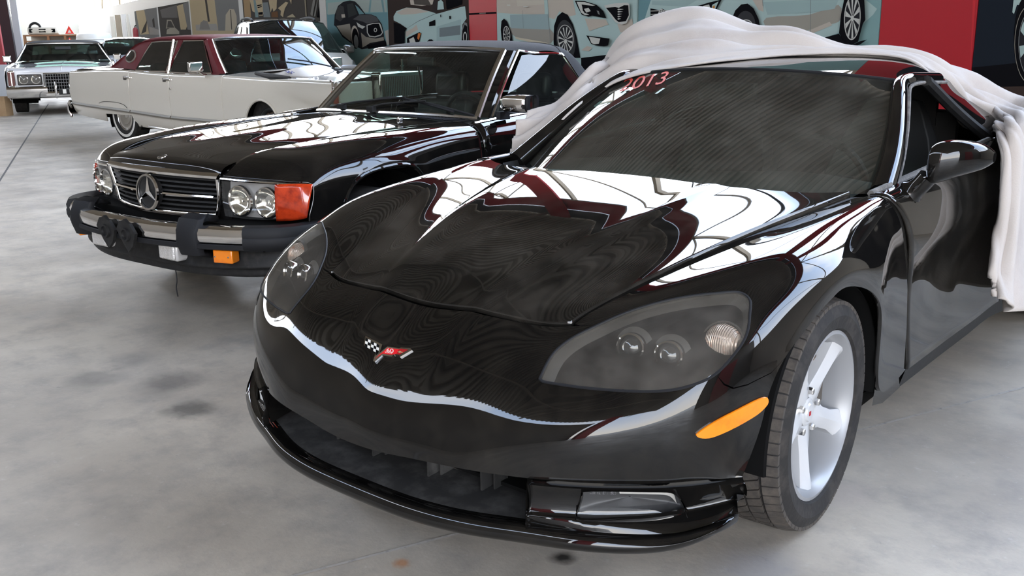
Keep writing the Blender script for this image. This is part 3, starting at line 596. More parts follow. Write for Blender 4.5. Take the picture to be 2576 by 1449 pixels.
    # ---- wheels
    for sg in (1, -1):
        make_wheel(R, (sg*.765, .925, .3265), .3265, .245, .2300, sg, M['alloy'], 5, math.radians(2))
        make_wheel(R, (sg*.775, 3.615, .3400), .3400, .285, .243, sg, M['alloy'], 5, 0)
        for y in (.925, 3.615):
            w = MB(); w.lathe([(.366, .885), (.372, .88), (.372, .55), (.02, .55)] if y < 2 else [(.372, .90), (.372, .5), (.02, .5)], (0, y, .32), (sg, 0, 0), 40, ang=(-math.pi*.53, math.pi*.53), ref=(0, 0, 1)); w.build('wheel_well', M['void'], R)
    # ---- mirror on the driver's door
    b = MB(); rows = []
    for x, cy, cz, ry, rz in ((.884,1.605,.938,.014,.034),(.893,1.606,.940,.045,.062),(.918,1.614,.948,.058,.066),(.95,1.63,.957,.062,.060),(.99,1.655,.962,.056,.050),(1.025,1.685,.962,.044,.038),(1.045,1.71,.960,.018,.015)):
        rows.append([(x, cy-ry*np.sign(math.cos(a))*abs(math.cos(a))**.8, cz+rz*np.sign(math.sin(a))*abs(math.sin(a))**.8) for a in np.linspace(0, 2*math.pi, 24, endpoint=False)])
    b.grid(rows, close=True); b.add(rows[0], [tuple(range(24))]); b.add(rows[-1], [tuple(range(23, -1, -1))]); o = b.build('door_mirror', M['black'], R)
    o.modifiers.new('round', 'SUBSURF').render_levels = 1
    b = MB(); b.tube(smooth_loop([(.838,1.62,.848),(.862,1.615,.870),(.885,1.612,.900)], 4, False), [.040, .036, .032, .030, .030, .030, .030, .030, .030], 12); b.build('mirror_stalk', M['black'], o)
    # ---- cabin
    b = MB(); d = Surf([[(0,1.27,.825),(.35,1.32,.825),(.66,1.58,.815)],[(0,1.55,.835),(.35,1.57,.838),(.66,1.70,.825)],[(0,1.82,.830),(.35,1.84,.85),(.66,1.86,.825)],[(0,1.95,.78),(.35,1.96,.80),(.66,1.94,.79)],[(0,1.97,.55),(.35,1.98,.6),(.66,1.95,.6)]], sym=True); d.rect('dashboard', M['dash'], R, nu=5, nv=5)
    for sg in (1, -1):
        s_ = MB(); rows = [[(sg*.37+w*c_, y+dp*s0, z) for c_, s0 in ((-1, .2), (-.9, -.5), (-.5, -.15), (0, 0), (.5, -.15), (.9, -.5), (1, .2), (.6, 1), (-.6, 1))] for z, y, w, dp in ((.30, 2.55, .25, .10), (.50, 2.60, .26, .10), (.75, 2.68, .25, .09), (.90, 2.73, .20, .07), (1.0, 2.76, .15, .06), (1.05, 2.77, .12, .045), (1.065, 2.775, .05, .02))]
        s_.grid(rows, close=True); s_.add(rows[-1], [tuple(range(9))]); s_.box((sg*.37, 2.32, .33), (.5, .5, .14)); s_.build('seat', M['seat'], R, bev=.01)
    b = MB(); c = np.array([.37, 2.02, .80]); ax = np.array([0, .92, .38]); ex = np.array([1, 0, 0]); ez = np.array([0, -.38, .92])
    b.tube([c+.18*(math.cos(a)*ex+math.sin(a)*ez) for a in np.linspace(0, 2*math.pi, 41)], .014, 8); b.box(c+np.array([0, -.02, 0]), (.30, .03, .05)); b.tube([c, c+np.array([0, -.16, -.08])], .03, 8); b.build('steering_wheel', M['cabin'], R)
    b = MB(); b.box((0, 2.4, .24), (1.5, 1.7, .03)); b.box((0, 3.05, .60), (1.12, .04, .78)); b.box((0, 3.03, 1.03), (.95, .03, .20)); b.box((0, 2.35, .40), (.16, 1.0, .3)); b.build('cabin_floor', M['cabin'], R)
    for sg in (1, -1):
        b = MB(); b.grid([[(sg*.75, 1.5, .26), (sg*.75, 2.3, .26), (sg*.76, 3.0, .26)], [(sg*.74, 1.5, .84), (sg*.745, 2.3, .86), (sg*.76, 3.0, .9)]]); b.build('door_card', M['cabin'], R)
    b = MB(); b.box((0, 1.98, 1.12), (.24, .03, .065)); b.tube([(0, 1.97, 1.13), (0, 1.90, 1.128)], .01, 6); b.build('rear_view_mirror', M['cabin'], R, bev=.01)
    return R
M['etch'] = mat('etched_grey', (.22, .22, .23), .6)
def _ribs(m, scale, k):
    n = m.node_tree; t = n.nodes.new('ShaderNodeTexCoord'); w = n.nodes.new('ShaderNodeTexWave'); w.inputs['Scale'].default_value = scale; w.inputs['Distortion'].default_value = 0; w.bands_direction = 'X'
    u = n.nodes.new('ShaderNodeBump'); u.inputs['Strength'].default_value = k; u.inputs['Distance'].default_value = .004; n.links.new(t.outputs['Object'], w.inputs['Vector']); n.links.new(w.outputs['Fac'], u.inputs['Height']); n.links.new(u.outputs[0], n.nodes['Principled BSDF'].inputs['Normal'])
M['dark_lens'] = mat('dark_projector_lens', (.03, .03, .03), .05, coat=1.)
M['turnlens'] = mat('ribbed_turn_lens', (.74, .60, .50), .12, .35, coat=.3, noise=(26, (.72, .26, .12), .52, .68)); _ribs(M['turnlens'], 60, .9)
M['lens2'] = glass('fog_lens', (.80, .80, .80), .03, .10, (.3, .3, .3), 14, 1.45)
M['lampdark'] = mat('dark_lamp_bowl', (.045, .046, .048), .4)
M['badge_red'] = mat('badge_red', (.70, .012, .02), .2, coat=1.); M['badge_dark'] = mat('badge_dark_red', (.36, .012, .015), .2, coat=1.); M['gold'] = mat('gold_plate', (.80, .60, .32), .25, .6)
M['sticker'] = mat('red_sticker', (.62, .06, .04), .5); M['teal'] = mat('pale_tape', (.55, .68, .62), .5)
M['greyseal'] = mat('dusty_rubber_seal', (.10, .095, .088), .75, noise=(30, (.24, .22, .20), .45, .7))
# ================================================================ hall
def build_hall():
    def st(o): o['kind'] = 'structure'; return o
    a = POSE['w'][2]; n = np.array([math.sin(-a), math.cos(-a)]); t = np.array([math.cos(a), math.sin(a)]); o0 = np.array(POSE['w'][:2])
    def wp(x, y, z=0): p = o0+t*x+n*y; return (p[0], p[1], z)
    XL, XR, YF = -62, 13, -14.0
    b = MB(); b.add([wp(XL, YF), wp(XR+25, YF), wp(XR+25, .2), wp(XL, .2)], [(0, 1, 2, 3)]); b.add([wp(XL, YF, -.2), wp(XR+25, YF, -.2), wp(XR+25, .2, -.2), wp(XL, .2, -.2)], [(3, 2, 1, 0)])
    st(b.build('floor', M['concrete'], smooth=False))
    b = MB(); b.add([wp(-200, -160, -.03), wp(200, -160, -.03), wp(200, 60, -.03), wp(-200, 60, -.03)], [(0, 1, 2, 3)]); st(b.build('ground', M['yard'], smooth=False))
    # floor joints
    b = MB()
    def strip(p, q, w):
        p, q = np.array(p), np.array(q); d = (q-p)/np.linalg.norm(q-p); s = np.array([-d[1], d[0]])*w/2
        b.add([(*(p-s), .0015), (*(p+s), .0015), (*(q+s), .0015), (*(q-s), .0015)], [(0, 3, 2, 1)])
    d1 = np.array([1.12, 2.62]); d1 = d1/np.linalg.norm(d1); p1 = np.array([-.06, -.16]); strip(p1-d1*3, p1+d1*8, .010)
    st(b.build('trim_1', M['joint'], smooth=False)); b = MB()
    strip((-7.0, 1.97), (-20.5, 8.95), .020); st(b.build('trim_2', M['jointd'], smooth=False))
    # rear wall: sheet below, open band above, red fascia under the roof
    ZB, ZT, ZR = 3.15, 7.0, 8.6
    b = MB(); b.add([wp(XL, .05, 0), wp(XR, .05, 0), wp(XR, .05, ZB), wp(XL, .05, ZB), wp(XL, .15, 0), wp(XR, .15, 0), wp(XR, .15, ZB), wp(XL, .15, ZB)], [(0, 1, 2, 3), (7, 6, 5, 4), (3, 2, 6, 7), (0, 3, 7, 4), (1, 5, 6, 2)]); st(b.build('wall_back', M['wallsheet'], smooth=False))
    b = MB(); b.add([wp(XL, .09, ZT), wp(XR, .09, ZT), wp(XR, .09, ZT+.9), wp(XL, .09, ZT+.9)], [(0, 1, 2, 3)], 0); b.add([wp(XL, .08, ZT+.9), wp(XR, .08, ZT+.9), wp(XR, .08, ZR), wp(XL, .08, ZR)], [(0, 1, 2, 3)], 1)
    b.add([wp(XL, .06, ZT-.10), wp(XR, .06, ZT-.10), wp(XR, .06, ZT), wp(XL, .06, ZT)], [(0, 1, 2, 3)], 2); st(b.build('wall_upper', [M['red'], M['darkband'], M['tanpaint']], smooth=False))
    b = MB()
    for x in np.arange(XL, XR, 3.4): b.box(wp(x, .1, (ZB+ZT)/2), (.10, .10, ZT-ZB), rz=a); 
    for i, x in enumerate(np.arange(XL, XR, 3.4)): b.tube([wp(x, .1, ZB), wp(x+3.4, .1, ZT)] if i % 2 else [wp(x, .1, ZT), wp(x+3.4, .1, ZB)], .04, 6)
    st(b.build('trim_3', M['tanpaint'], smooth=False))
    # corrugated roof, ribs running across the hall
    b = MB(); rows = []; YC = -13.4; pitch = .26
    xs = np.arange(XL, XR+1, pitch); pr = []
    for x in xs: pr += [(x, 0.), (x+pitch*.45, 0.), (x+pitch*.51, .12), (x+pitch*.94, .12)]
    rows = [[wp(x, y, ZR+dz+y*.15) for x, dz in pr] for y in (.3, YC)]
    b.grid(rows); st(b.build('ceiling', M['roofsheet'], smooth=False))
    b = MB()
    for y in (-5.5, -10.5): b.box(wp((XL+XR)/2, y, ZR-.12+y*.15), (XR-XL, .07, .16), rz=a)
    for x in np.arange(XL+2, XR, 6.8): b.tube([wp(x, .0, ZR-.3), wp(x, YC, ZR-.3-2.0)], .07, 6)
    st(b.build('ceiling_beams', M['roofbeam'], smooth=False))
    # far end wall of the hall, half height
    b = MB(); b.box(wp(-61, -7.5, 1.4), (.15, 13, 2.8), rz=a); st(b.build('wall_far', M['cream'], smooth=False))
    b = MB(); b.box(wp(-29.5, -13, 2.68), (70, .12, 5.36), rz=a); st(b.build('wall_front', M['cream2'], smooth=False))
    b = MB(); b.box(wp(7.2, -2.6, 3.0), (.15, 5.4, 6.0), rz=a); st(b.build('wall_right', M['cream2'], smooth=False)); b = MB(); b.box(wp(7.0, -3.4, 1.6), (.15, 1.6, 3.2), rz=a); st(b.build('trim_6', M['red'], smooth=False))  # unseen red panel on the side wall, added for the door's reflection
    # red pillar ending the front wall, unseen, there for bumper reflections
    b = MB(); b.box(wp(5.9, -12.6, 3.2), (.7, .3, 6.4), rz=a); st(b.build('trim_7', M['red'], smooth=False))
def concrete():
    m = mat('concrete_floor', (.36, .34, .315), .42, spec=.4); n = m.node_tree; N = n.nodes.new; L = n.links.new; b = n.nodes['Principled BSDF']
    t = N('ShaderNodeTexCoord'); prev = None
    def noise(scale, det, rough=.6, w=0):
        z = N('ShaderNodeTexNoise'); z.inputs['Scale'].default_value = scale; z.inputs['Detail'].default_value = det; z.inputs['Roughness'].default_value = rough; L(t.outputs['Object'], z.inputs['Vector']); return z
    def rng(src, lo, hi, a=0, c=1):
        r = N('ShaderNodeMapRange'); r.inputs[1].default_value = lo; r.inputs[2].default_value = hi; r.inputs[3].default_value = a; r.inputs[4].default_value = c; L(src, r.inputs[0]); return r.outputs[0]
    def mixc(fac, A, B):
        x = N('ShaderNodeMix'); x.data_type = 'RGBA'; L(fac, x.inputs[0])
        for i, q in ((6, A), (7, B)):
            if hasattr(q, 'links'): L(q, x.inputs[i])
            else: x.inputs[i].default_value = (*q, 1)
        return x.outputs[2]
    c = mixc(rng(noise(.9, 8).outputs['Fac'], .36, .64), (.37, .328, .272), (.57, .508, .420))
    c = mixc(rng(noise(4.5, 9, .7).outputs['Fac'], .46, .70, 0, .7), c, (.27, .25, .225))
    c = mixc(rng(noise(26, 6, .7).outputs['Fac'], .60, .75, 0, .5), c, (.60, .575, .535))
    c = mixc(rng(noise(11, 8, .75).outputs['Fac'], .63, .72, 0, .5), c, (.16, .155, .15))
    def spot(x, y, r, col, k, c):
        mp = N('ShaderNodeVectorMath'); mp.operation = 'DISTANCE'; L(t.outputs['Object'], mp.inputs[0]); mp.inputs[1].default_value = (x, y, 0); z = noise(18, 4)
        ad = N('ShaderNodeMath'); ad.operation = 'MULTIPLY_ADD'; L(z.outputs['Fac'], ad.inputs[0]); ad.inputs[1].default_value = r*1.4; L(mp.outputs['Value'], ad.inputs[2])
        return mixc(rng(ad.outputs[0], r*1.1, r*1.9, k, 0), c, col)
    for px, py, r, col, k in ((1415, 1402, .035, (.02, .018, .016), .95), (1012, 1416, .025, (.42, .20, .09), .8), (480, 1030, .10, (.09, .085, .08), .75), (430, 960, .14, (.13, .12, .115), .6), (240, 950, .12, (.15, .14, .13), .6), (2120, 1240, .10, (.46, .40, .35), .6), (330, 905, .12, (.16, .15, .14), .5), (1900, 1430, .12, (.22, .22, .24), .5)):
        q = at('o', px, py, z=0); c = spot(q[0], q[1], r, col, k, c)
    L(c, b.inputs['Base Color']); L(rng(noise(3, 6).outputs['Fac'], .35, .7, .34, .55), b.inputs['Roughness'])
    u = N('ShaderNodeBump'); u.inputs['Strength'].default_value = .12; u.inputs['Distance'].default_value = .01; L(noise(40, 6).outputs['Fac'], u.inputs['Height']); L(u.outputs[0], b.inputs['Normal'])
    return m
M['concrete'] = concrete(); M['yard'] = mat('sandy_yard', (.50, .44, .36), .9, noise=(.6, (.40, .36, .31), .4, .7))
M['joint'] = mat('pale_joint', (.44, .41, .37), .8, noise=(40, (.25, .23, .21), .5, .7)); M['jointd'] = mat('dark_joint', (.12, .115, .11), .8)
M['wallsheet'] = mat('wall_sheet', (.45, .42, .37), .7); M['tanpaint'] = mat('tan_painted_steel', (.34, .28, .20), .5); M['darkband'] = mat('dark_fascia', (.03, .03, .033), .4)
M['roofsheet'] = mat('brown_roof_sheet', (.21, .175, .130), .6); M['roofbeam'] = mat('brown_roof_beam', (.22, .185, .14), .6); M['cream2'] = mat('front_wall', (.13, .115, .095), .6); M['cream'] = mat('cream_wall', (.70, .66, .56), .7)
build_hall()
# ================================================================ black roadster with a folding cloth top
def build_roadster():
    R = tag(empty('roadster', 'm'), 'black roadster with chrome grille and black cloth top, between the coupe and white sedan', 'car')
    half = lambda b, s: b if s > 0 else b.mirror_only()
    hd = Surf([[(0,.012,.748),(.16,.014,.748),(.32,.024,.745),(.462,.044,.735)],
               [(0,.020,.770),(.16,.022,.770),(.32,.032,.768),(.464,.060,.757)],
               [(0,.10,.800),(.16,.10,.798),(.32,.11,.793),(.468,.125,.783)],
               [(0,.32,.840),(.17,.32,.834),(.34,.32,.830),(.49,.32,.822)],
               [(0,.68,.874),(.18,.68,.866),(.36,.68,.863),(.52,.68,.851)],
               [(0,1.05,.900),(.20,1.05,.892),(.39,1.05,.888),(.56,1.05,.868)],
               [(0,1.30,.912),(.21,1.31,.905),(.41,1.33,.898),(.585,1.36,.872)],
               [(0,1.38,.912),(.21,1.39,.906),(.41,1.42,.897),(.592,1.46,.874)]], sym=True)
    hd.rect('hood', M['black'], R, nu=9, nv=8, flip=True)
    e = hd.ev(np.linspace(-3, 3, 41), np.zeros(41)); b = MB(); b.tube(e+np.array([0, .004, -.004]), .006, 6); b.build('hood_edge', M['black'], R)
    b = MB(); p = hd.ev(0, 1.55)[0]; n = hd.nrm(0, 1.55)[0]; n = n if n[2] > 0 else -n; b.lathe([(0, .004), (.020, .004), (.0235, .002), (.024, 0)], p, n, 28, 0); b.lathe([(.013, .0046), (.017, .0048), (.018, .004)], p, n, 28, 1); b.build('hood_emblem', [M['chrome'], M['lampgrey']], R)
    for x in (.43, -.43): b = MB(); p = hd.ev(2.2*np.sign(x), 5.75)[0]; b.box(p+np.array([0, 0, .006]), (.022, .03, .016)); b.lathe([(0, .012), (.006, .01), (.006, 0)], p+np.array([0, -.012, .008]), (0, 0, 1), 10); b.build('washer_jet', M['chromer'], R, bev=.003)
    # wings
    Fd = Surf([[(.468,.046,.724),(.60,.080,.719),(.735,.136,.713),(.835,.195,.708),(.877,.228,.694),(.884,.215,.620),(.880,.195,.560),(.868,.20,.47)],
               [(.474,.16,.792),(.62,.175,.785),(.755,.21,.770),(.843,.255,.742),(.880,.285,.700),(.889,.290,.610),(.889,.300,.530),(.886,.322,.430)],
               [(.498,.40,.833),(.64,.41,.832),(.768,.42,.815),(.850,.43,.775),(.884,.435,.720),(.893,.430,.680),(.896,.425,.655),(.897,.420,.632)],
               [(.524,.68,.851),(.655,.68,.856),(.783,.68,.838),(.858,.68,.797),(.885,.68,.765),(.894,.68,.750),(.897,.68,.740),(.899,.68,.731)],
               [(.560,1.02,.868),(.67,1.01,.871),(.788,1.0,.852),(.861,.985,.800),(.886,.972,.740),(.894,.962,.705),(.897,.952,.675),(.899,.945,.648)],
               [(.582,1.28,.873),(.68,1.27,.877),(.789,1.24,.862),(.861,1.20,.810),(.886,1.15,.720),(.894,1.11,.620),(.895,1.08,.50),(.892,1.055,.36)],
               [(.597,1.455,.876),(.69,1.456,.880),(.79,1.457,.866),(.861,1.457,.815),(.886,1.457,.70),(.890,1.457,.55),(.885,1.457,.40),(.870,1.457,.25)]])
    for s in (1, -1):
        b = MB(); Fd.rect('', None, nu=8, nv=9, mb=b)
        if s < 0: b.V = [(-v[0], v[1], v[2]) for v in b.V]; b.F = [f[::-1] for f in b.F]
        o = b.build('front_wing', M['black'], R); m_ = o.modifiers.new('thick', 'SOLIDIFY'); m_.thickness = .01; m_.offset = 0
        v = np.linspace(.6, 5.2, 30); P = Fd.ev(v*0+7, v); P[:, 0] *= s; b = MB(); b.tube(P, .011, 8); b.build('arch_lip', M['black'], o)
        w = MB(); w.lathe([(.365, .88), (.37, .5), (.02, .5)], (0, .68, .35), (s, 0, 0), 32, ang=(-math.pi*.62, math.pi*.62), ref=(0, 0, 1)); w.build('wheel_well', M['void'], R)
    # doors, tail
    D = Surf([[(.775,1.465,.868),(.80,1.465,.868),(.861,1.465,.815),(.886,1.465,.70),(.890,1.465,.55),(.885,1.465,.40),(.87,1.465,.25)],
              [(.770,2.0,.893),(.80,2.0,.893),(.866,2.0,.835),(.890,2.0,.71),(.893,2.0,.55),(.888,2.0,.40),(.872,2.0,.25)],
              [(.765,2.62,.915),(.80,2.62,.912),(.866,2.62,.850),(.889,2.62,.72),(.892,2.62,.55),(.887,2.62,.40),(.872,2.62,.25)],
              [(.75,2.86,.92),(.79,2.86,.915),(.862,2.86,.85),(.888,2.83,.74),(.894,2.80,.64),(.895,2.78,.50),(.890,2.76,.36)],
              [(.73,3.13,.915),(.78,3.13,.908),(.855,3.13,.85),(.885,3.13,.78),(.893,3.13,.755),(.896,3.13,.742),(.897,3.13,.730)],
              [(.70,3.50,.90),(.76,3.50,.89),(.84,3.48,.83),(.872,3.45,.73),(.885,3.43,.63),(.888,3.45,.48),(.88,3.50,.36)],
              [(.64,4.05,.86),(.70,4.05,.85),(.78,4.05,.79),(.815,4.05,.70),(.82,4.05,.55),(.81,4.05,.42),(.78,4.03,.32)]])
    for s in (1, -1):
        for nm, a, c in (('door', 0, 1.97), ('rear_wing', 2.0, 6)):
            b = MB(); D.rect('', None, v=(a, c), nu=6, nv=8, mb=b)
            if s < 0: b.V = [(-v[0], v[1], v[2]) for v in b.V]; b.F = [f[::-1] for f in b.F]
            o = b.build(nm, M['black'], R); m_ = o.modifiers.new('thick', 'SOLIDIFY'); m_.thickness = .012; m_.offset = 0
            if nm == 'door':
                v = np.linspace(.04, 1.95, 16); P = D.ev(v*0+.8, v)+np.array([0, 0, .006]); P[:, 0] *= s; c_ = MB(); c_.tube(P, .016, 6, flat=.5); c_.build('belt_trim', M['chrome'], o)
    dk = Surf([[(0,3.22,.935),(.35,3.2,.933),(.6,3.1,.928),(.76,2.95,.918)],[(0,3.6,.91),(.35,3.6,.905),(.58,3.55,.90),(.71,3.5,.895)],[(0,4.06,.865),(.35,4.06,.86),(.55,4.05,.86),(.65,4.05,.855)],[(0,4.14,.70),(.35,4.14,.70),(.6,4.12,.70),(.80,4.06,.70)],[(0,4.12,.35),(.35,4.12,.35),(.6,4.1,.35),(.78,4.04,.33)]], sym=True); dk.rect('boot', M['black'], R, nu=5, nv=6, flip=True)
    # grille
    b = MB(); top = [(x, .044-.062*(1-(x/.46)**2), .716+.004*(1-(x/.46)**2)) for x in np.linspace(-.447, .447, 25)]; bot = [(x, .060-.092*(1-(x/.42)**2), .540) for x in np.linspace(-.405, .405, 25)]
    Gs = Surf([[top[i] for i in range(0, 25, 3)], [tuple((np.array(top[i])+np.array(bot[i]))/2) for i in range(0, 25, 3)], [bot[i] for i in range(0, 25, 3)]])
    b.grid([[(p[0]*1.03, p[1]+.05, p[2]+.028) for p in top], [(p[0]*1.03, p[1]+.004, p[2]+.026) for p in top], [(p[0]*1.02, p[1]-.010, p[2]+.012) for p in top], [(p[0]*1.0, p[1]-.008, p[2]) for p in top], [(p[0]*.99, p[1]+.02, p[2]-.004) for p in top]])
    b.tube(bot, .0085, 8, flat=1.3); b.tube([np.array(bot[0])+np.array([0, .0, 0]), (-.43, .055, .62), top[0]], .011, 8); b.tube([bot[-1], (.43, .055, .62), top[-1]], .011, 8)
    g = b.build('grille_frame', M['chrome'], R, auto=50)
    for i in range(8):
        v = .13+i*.245; P = Gs.ev(np.linspace(.05, 7.95, 25), np.full(25, v)); b = MB(); rows = [P+np.array([0, .006, .007]), P+np.array([0, .003, -.001]), P+np.array([0, .034, -.010]), P+np.array([0, .034, .004])]; b.grid(rows); b.build('grille_slat', M['plas'], R, smooth=False)
    b = MB(); P = Gs.ev(np.linspace(-.1, 8.1, 25), np.full(25, 1.)); b.grid([P+np.array([0, .04, .10]), P+np.array([0, .045, -.10])]); b.build('grille_backing', M['void'], R)
    for u0, u1 in ((.15, 3.15), (4.85, 7.85)):
        P = Gs.ev(np.linspace(u0, u1, 10), np.full(10, 1.02))+np.array([0, -.004, 0]); b = MB(); b.tube(P, .0085, 6); b.build('grille_bar', M['chrome'], R)
    c = np.array([0, -.040, .628]); b = MB(); A = np.array([0, -1, .06]); A /= np.linalg.norm(A); rr = .090
    b.lathe([(rr, 0), (rr-.003, .010), (rr-.012, .010), (rr-.014, 0)], c, A, 48); b.build('star_ring', M['chrome'], R)
    b = MB(); ez = np.array([0, .06, 1.]); ex = np.array([1., 0, 0]); k = []
    for i in range(6):
        th = math.pi/2+i*math.pi/3; r = rr-.010 if i % 2 == 0 else .0165; k.append(c+ex*math.cos(th)*r+ez*math.sin(th)*r+A*(.002))
    b.add(k+[c+A*.014], [(i, (i+1) % 6, 6) for i in range(6)]); b.build('star', M['chrome'], R, smooth=False)
    b = MB(); b.lathe([(0, -.002), (rr-.012, -.002), (rr-.012, -.03)], c, A, 40); b.build('star_backing', M['plas'], R)
    # lamps
    for s in (1, -1):
        L = bpy.data.objects.new('headlight', None); COL.objects.link(L); L.parent = R
        top_ = [(.462, .050, .708), (.60, .080, .706), (.700, .115, .704), (.742, .136, .702)]; bo = [(.440, .070, .537), (.58, .088, .535), (.690, .128, .536), (.722, .150, .540)]
        T = Surf([top_, [tuple((np.array(a)+np.array(c_))/2+np.array([0, -.006, 0])) for a, c_ in zip(top_, bo)], bo]); sx = np.array([s, 1, 1])
        b = MB(); T.rect('', None, nu=6, nv=6, mb=b); b.V = [tuple(np.array(v)*sx) for v in b.V]; b.build('cover_glass', M['clearlens'], L)
        b = MB(); T.rect('', None, nu=4, nv=4, mb=b); b.V = [tuple((np.array(v)+np.array([0, .05, 0]))*sx) for v in b.V]; b.build('lamp_back', M['lampsilver'], L)
        for (px, py) in ((601, 506), (668, 511)):
            uv = T.hit('m', [(px, py)])[0]; p = T.ev(uv[0], uv[1])[0]+np.array([0, .012, 0]); ax = np.array([.12, -1, 0])
            b = MB(); b.lathe([(.074, .0), (.072, .012), (.066, .014), (.064, .006)], p*sx, ax*sx, 36); b.build('lamp_ring', M['chrome'], L)
            b = MB(); b.lathe([(.066, .004), (.055, -.012), (.030, -.032), (.006, -.038), (0, -.038)], p*sx, ax*sx, 32); b.lathe([(0, -.012), (.010, -.014), (.012, -.036)], p*sx, ax*sx, 16); b.build('reflector', M['reflector2'], L)
            b = MB(); b.lathe([(0, .016), (.03, .014), (.055, .008), (.066, .002)], p*sx, ax*sx, 32); b.build('lamp_glass', M['ribglass'], L)
        at_ = [(.744, .137, .702), (.80, .172, .703), (.85, .205, .702), (.877, .235, .697)]; ab = [(.725, .152, .541), (.785, .170, .545), (.838, .190, .552), (.866, .205, .560)]
        T = Surf([at_, [tuple((np.array(a)+np.array(c_))/2+np.array([.012, -.012, 0])) for a, c_ in zip(at_, ab)], ab])
        b = MB(); T.rect('', None, nu=5, nv=5, mb=b); b.V = [tuple((np.array(v)+np.array([.004, -.006, 0]))*sx) for v in b.V]; o = b.build('corner_lamp', M['orange'], R); m_ = o.modifiers.new('thick', 'SOLIDIFY'); m_.thickness = .02; m_.offset = -1
        for t in (.28, .62, .95, 1.28, 1.62):
            P = T.ev(np.linspace(0, 3, 12), np.full(12, t))+np.array([.005, -.008, 0]); c_ = MB(); c_.tube(P*sx, .0022, 5); c_.build('lens_rib', M['orange'], o)
        P = Fd.ev(np.linspace(0, 4, 24), np.zeros(24))+np.array([0, -.004, -.006]); b = MB(); b.tube(P*sx, .006, 6); b.build('lamp_trim', M['chrome'], R)
    # bumper
    path = [(0, -.205), (.20, -.200), (.40, -.168), (.58, -.112), (.70, -.060), (.80, .005), (.868, .085), (.895, .18), (.90, .34)]
    Pp = smooth_loop(path, 5, False); d = np.gradient(Pp, axis=0); d /= np.linalg.norm(d, axis=1)[:, None]; Nn = np.stack([d[:, 1], -d[:, 0]], 1)
    prof = [(-.09, .520), (-.05, .531), (-.02, .530), (0, .518), (.008, .500), (.008, .470), (.002, .452), (-.006, .440), (-.02, .428), (-.08, .428)]
    k0 = int(np.argmin(abs(Pp[:, 0]-.74))); full = np.concatenate([Pp[:0:-1]*np.array([-1, 1]), Pp]); fn = np.concatenate([Nn[:0:-1]*np.array([-1, 1]), Nn]); n0 = len(Pp)-1
    b = MB(); b.grid([[(full[i, 0]+fn[i, 0]*o, full[i, 1]+fn[i, 1]*o, z) for i in range(n0-k0, n0+k0+1)] for o, z in prof]); b.build('front_bumper', M['chrome'], R)
    b = MB(); b.grid([[(full[i, 0]+fn[i, 0]*o, full[i, 1]+fn[i, 1]*o, z) for i in range(n0-k0, n0+k0+1)] for o, z in ((.006, .452), (.012, .449), (.012, .430), (.0, .424), (-.05, .424))]); b.build('bumper_rubber', M['rubber'], R)
    for s in (1, -1):
        b = MB(); idx = range(k0-1, len(Pp)); pr = [(-.10, .522), (-.03, .536), (.010, .530), (.022, .505), (.020, .485), (.024, .478), (.024, .455), (.018, .436), (.0, .42), (-.08, .42)]
        b.grid([[(s*(Pp[i, 0]+Nn[i, 0]*o), Pp[i, 1]+Nn[i, 1]*o, z) for i in idx] for o, z in pr]); e0 = [(s*(Pp[k0-1, 0]+Nn[k0-1, 0]*o), Pp[k0-1, 1]+Nn[k0-1, 1]*o, z) for o, z in pr]; b.add(e0, [tuple(range(len(e0)))]); b.build('bumper_end', M['rubber'], R)
        b = MB(); x = .448; y = -.100; b.prism([(-.075, -.10), (.075, -.10), (.075, -.012), (.055, .0), (-.055, .0), (-.075, -.012)], (x*s, y, 0), (1, 0, 0), (0, 1, 0), (0, 0, 1), 0)
        sec = [(.06, .528, .040), (.0, .545, .046), (-.030, .538, .044), (-.050, .500, .040), (-.052, .450, .040), (-.040, .412, .042), (.02, .400, .048)]
        b = MB(); b.grid([[(s*x+w*k, y+yy, z) for k in (-1.25, -1, -.8, .8, 1, 1.25)] if False else [(s*x-w*1.18, y+yy+.02, z), (s*x-w, y+yy+.003, z), (s*x-w*.85, y+yy, z), (s*x+w*.85, y+yy+.012, z), (s*x+w, y+yy+.016, z), (s*x+w*1.18, y+yy+.035, z)] for yy, z, w in sec]); o = b.build('overrider', M['rubber'], R); m_ = o.modifiers.new('thick', 'SOLIDIFY'); m_.thickness = .03; m_.offset = -1
        f = MB(); f.box((s*.286, -.118, .388), (.135, .07, .085)); o = f.build('fog_lamp', M['lampsilver'], R, bev=.012); f = MB(); f.box((s*.286, -.156, .388), (.118, .012, .070)); f.build('lens', M['ribglass2'], o, bev=.006)
        f = MB(); f.box((s*.60, -.060, .392), (.10, .06, .062), rz=s*.35); o = f.build('turn_signal', M['amber'], R, bev=.006)
        for q in (-.035, .035): f = MB(); f.lathe([(0, .004), (.004, .003), (.004, 0)], (s*.60+q*.9+.01*s, -.092+q*s*.35, .392), (s*.3, -1, 0), 8); f.build('screw', M['chromer'], o)
        b = MB(); cx = .085*s+.01; pl = [(-.075, .02), (-.04, .062), (-.02, .060), (0, .075), (.02, .060), (.04, .055), (.075, .01), (.045, -.05), (.0, -.085), (-.03, -.05)]
        b.prism(pl, (cx, -.222, .462), (1, 0, 0), (0, -.05, 1), (0, -1, 0), .016); b.lathe([(.034, .016), (.032, .026), (.024, .026), (.02, .010), (0, .008)], (cx, -.222, .462), (0, -1, 0), 20); b.lathe([(0, .013), (.004, .012), (.004, .008)], (cx+.005, -.222, .462), (0, -1, 0), 8); b.build('plate_bracket', M['plas'], R, auto=30)
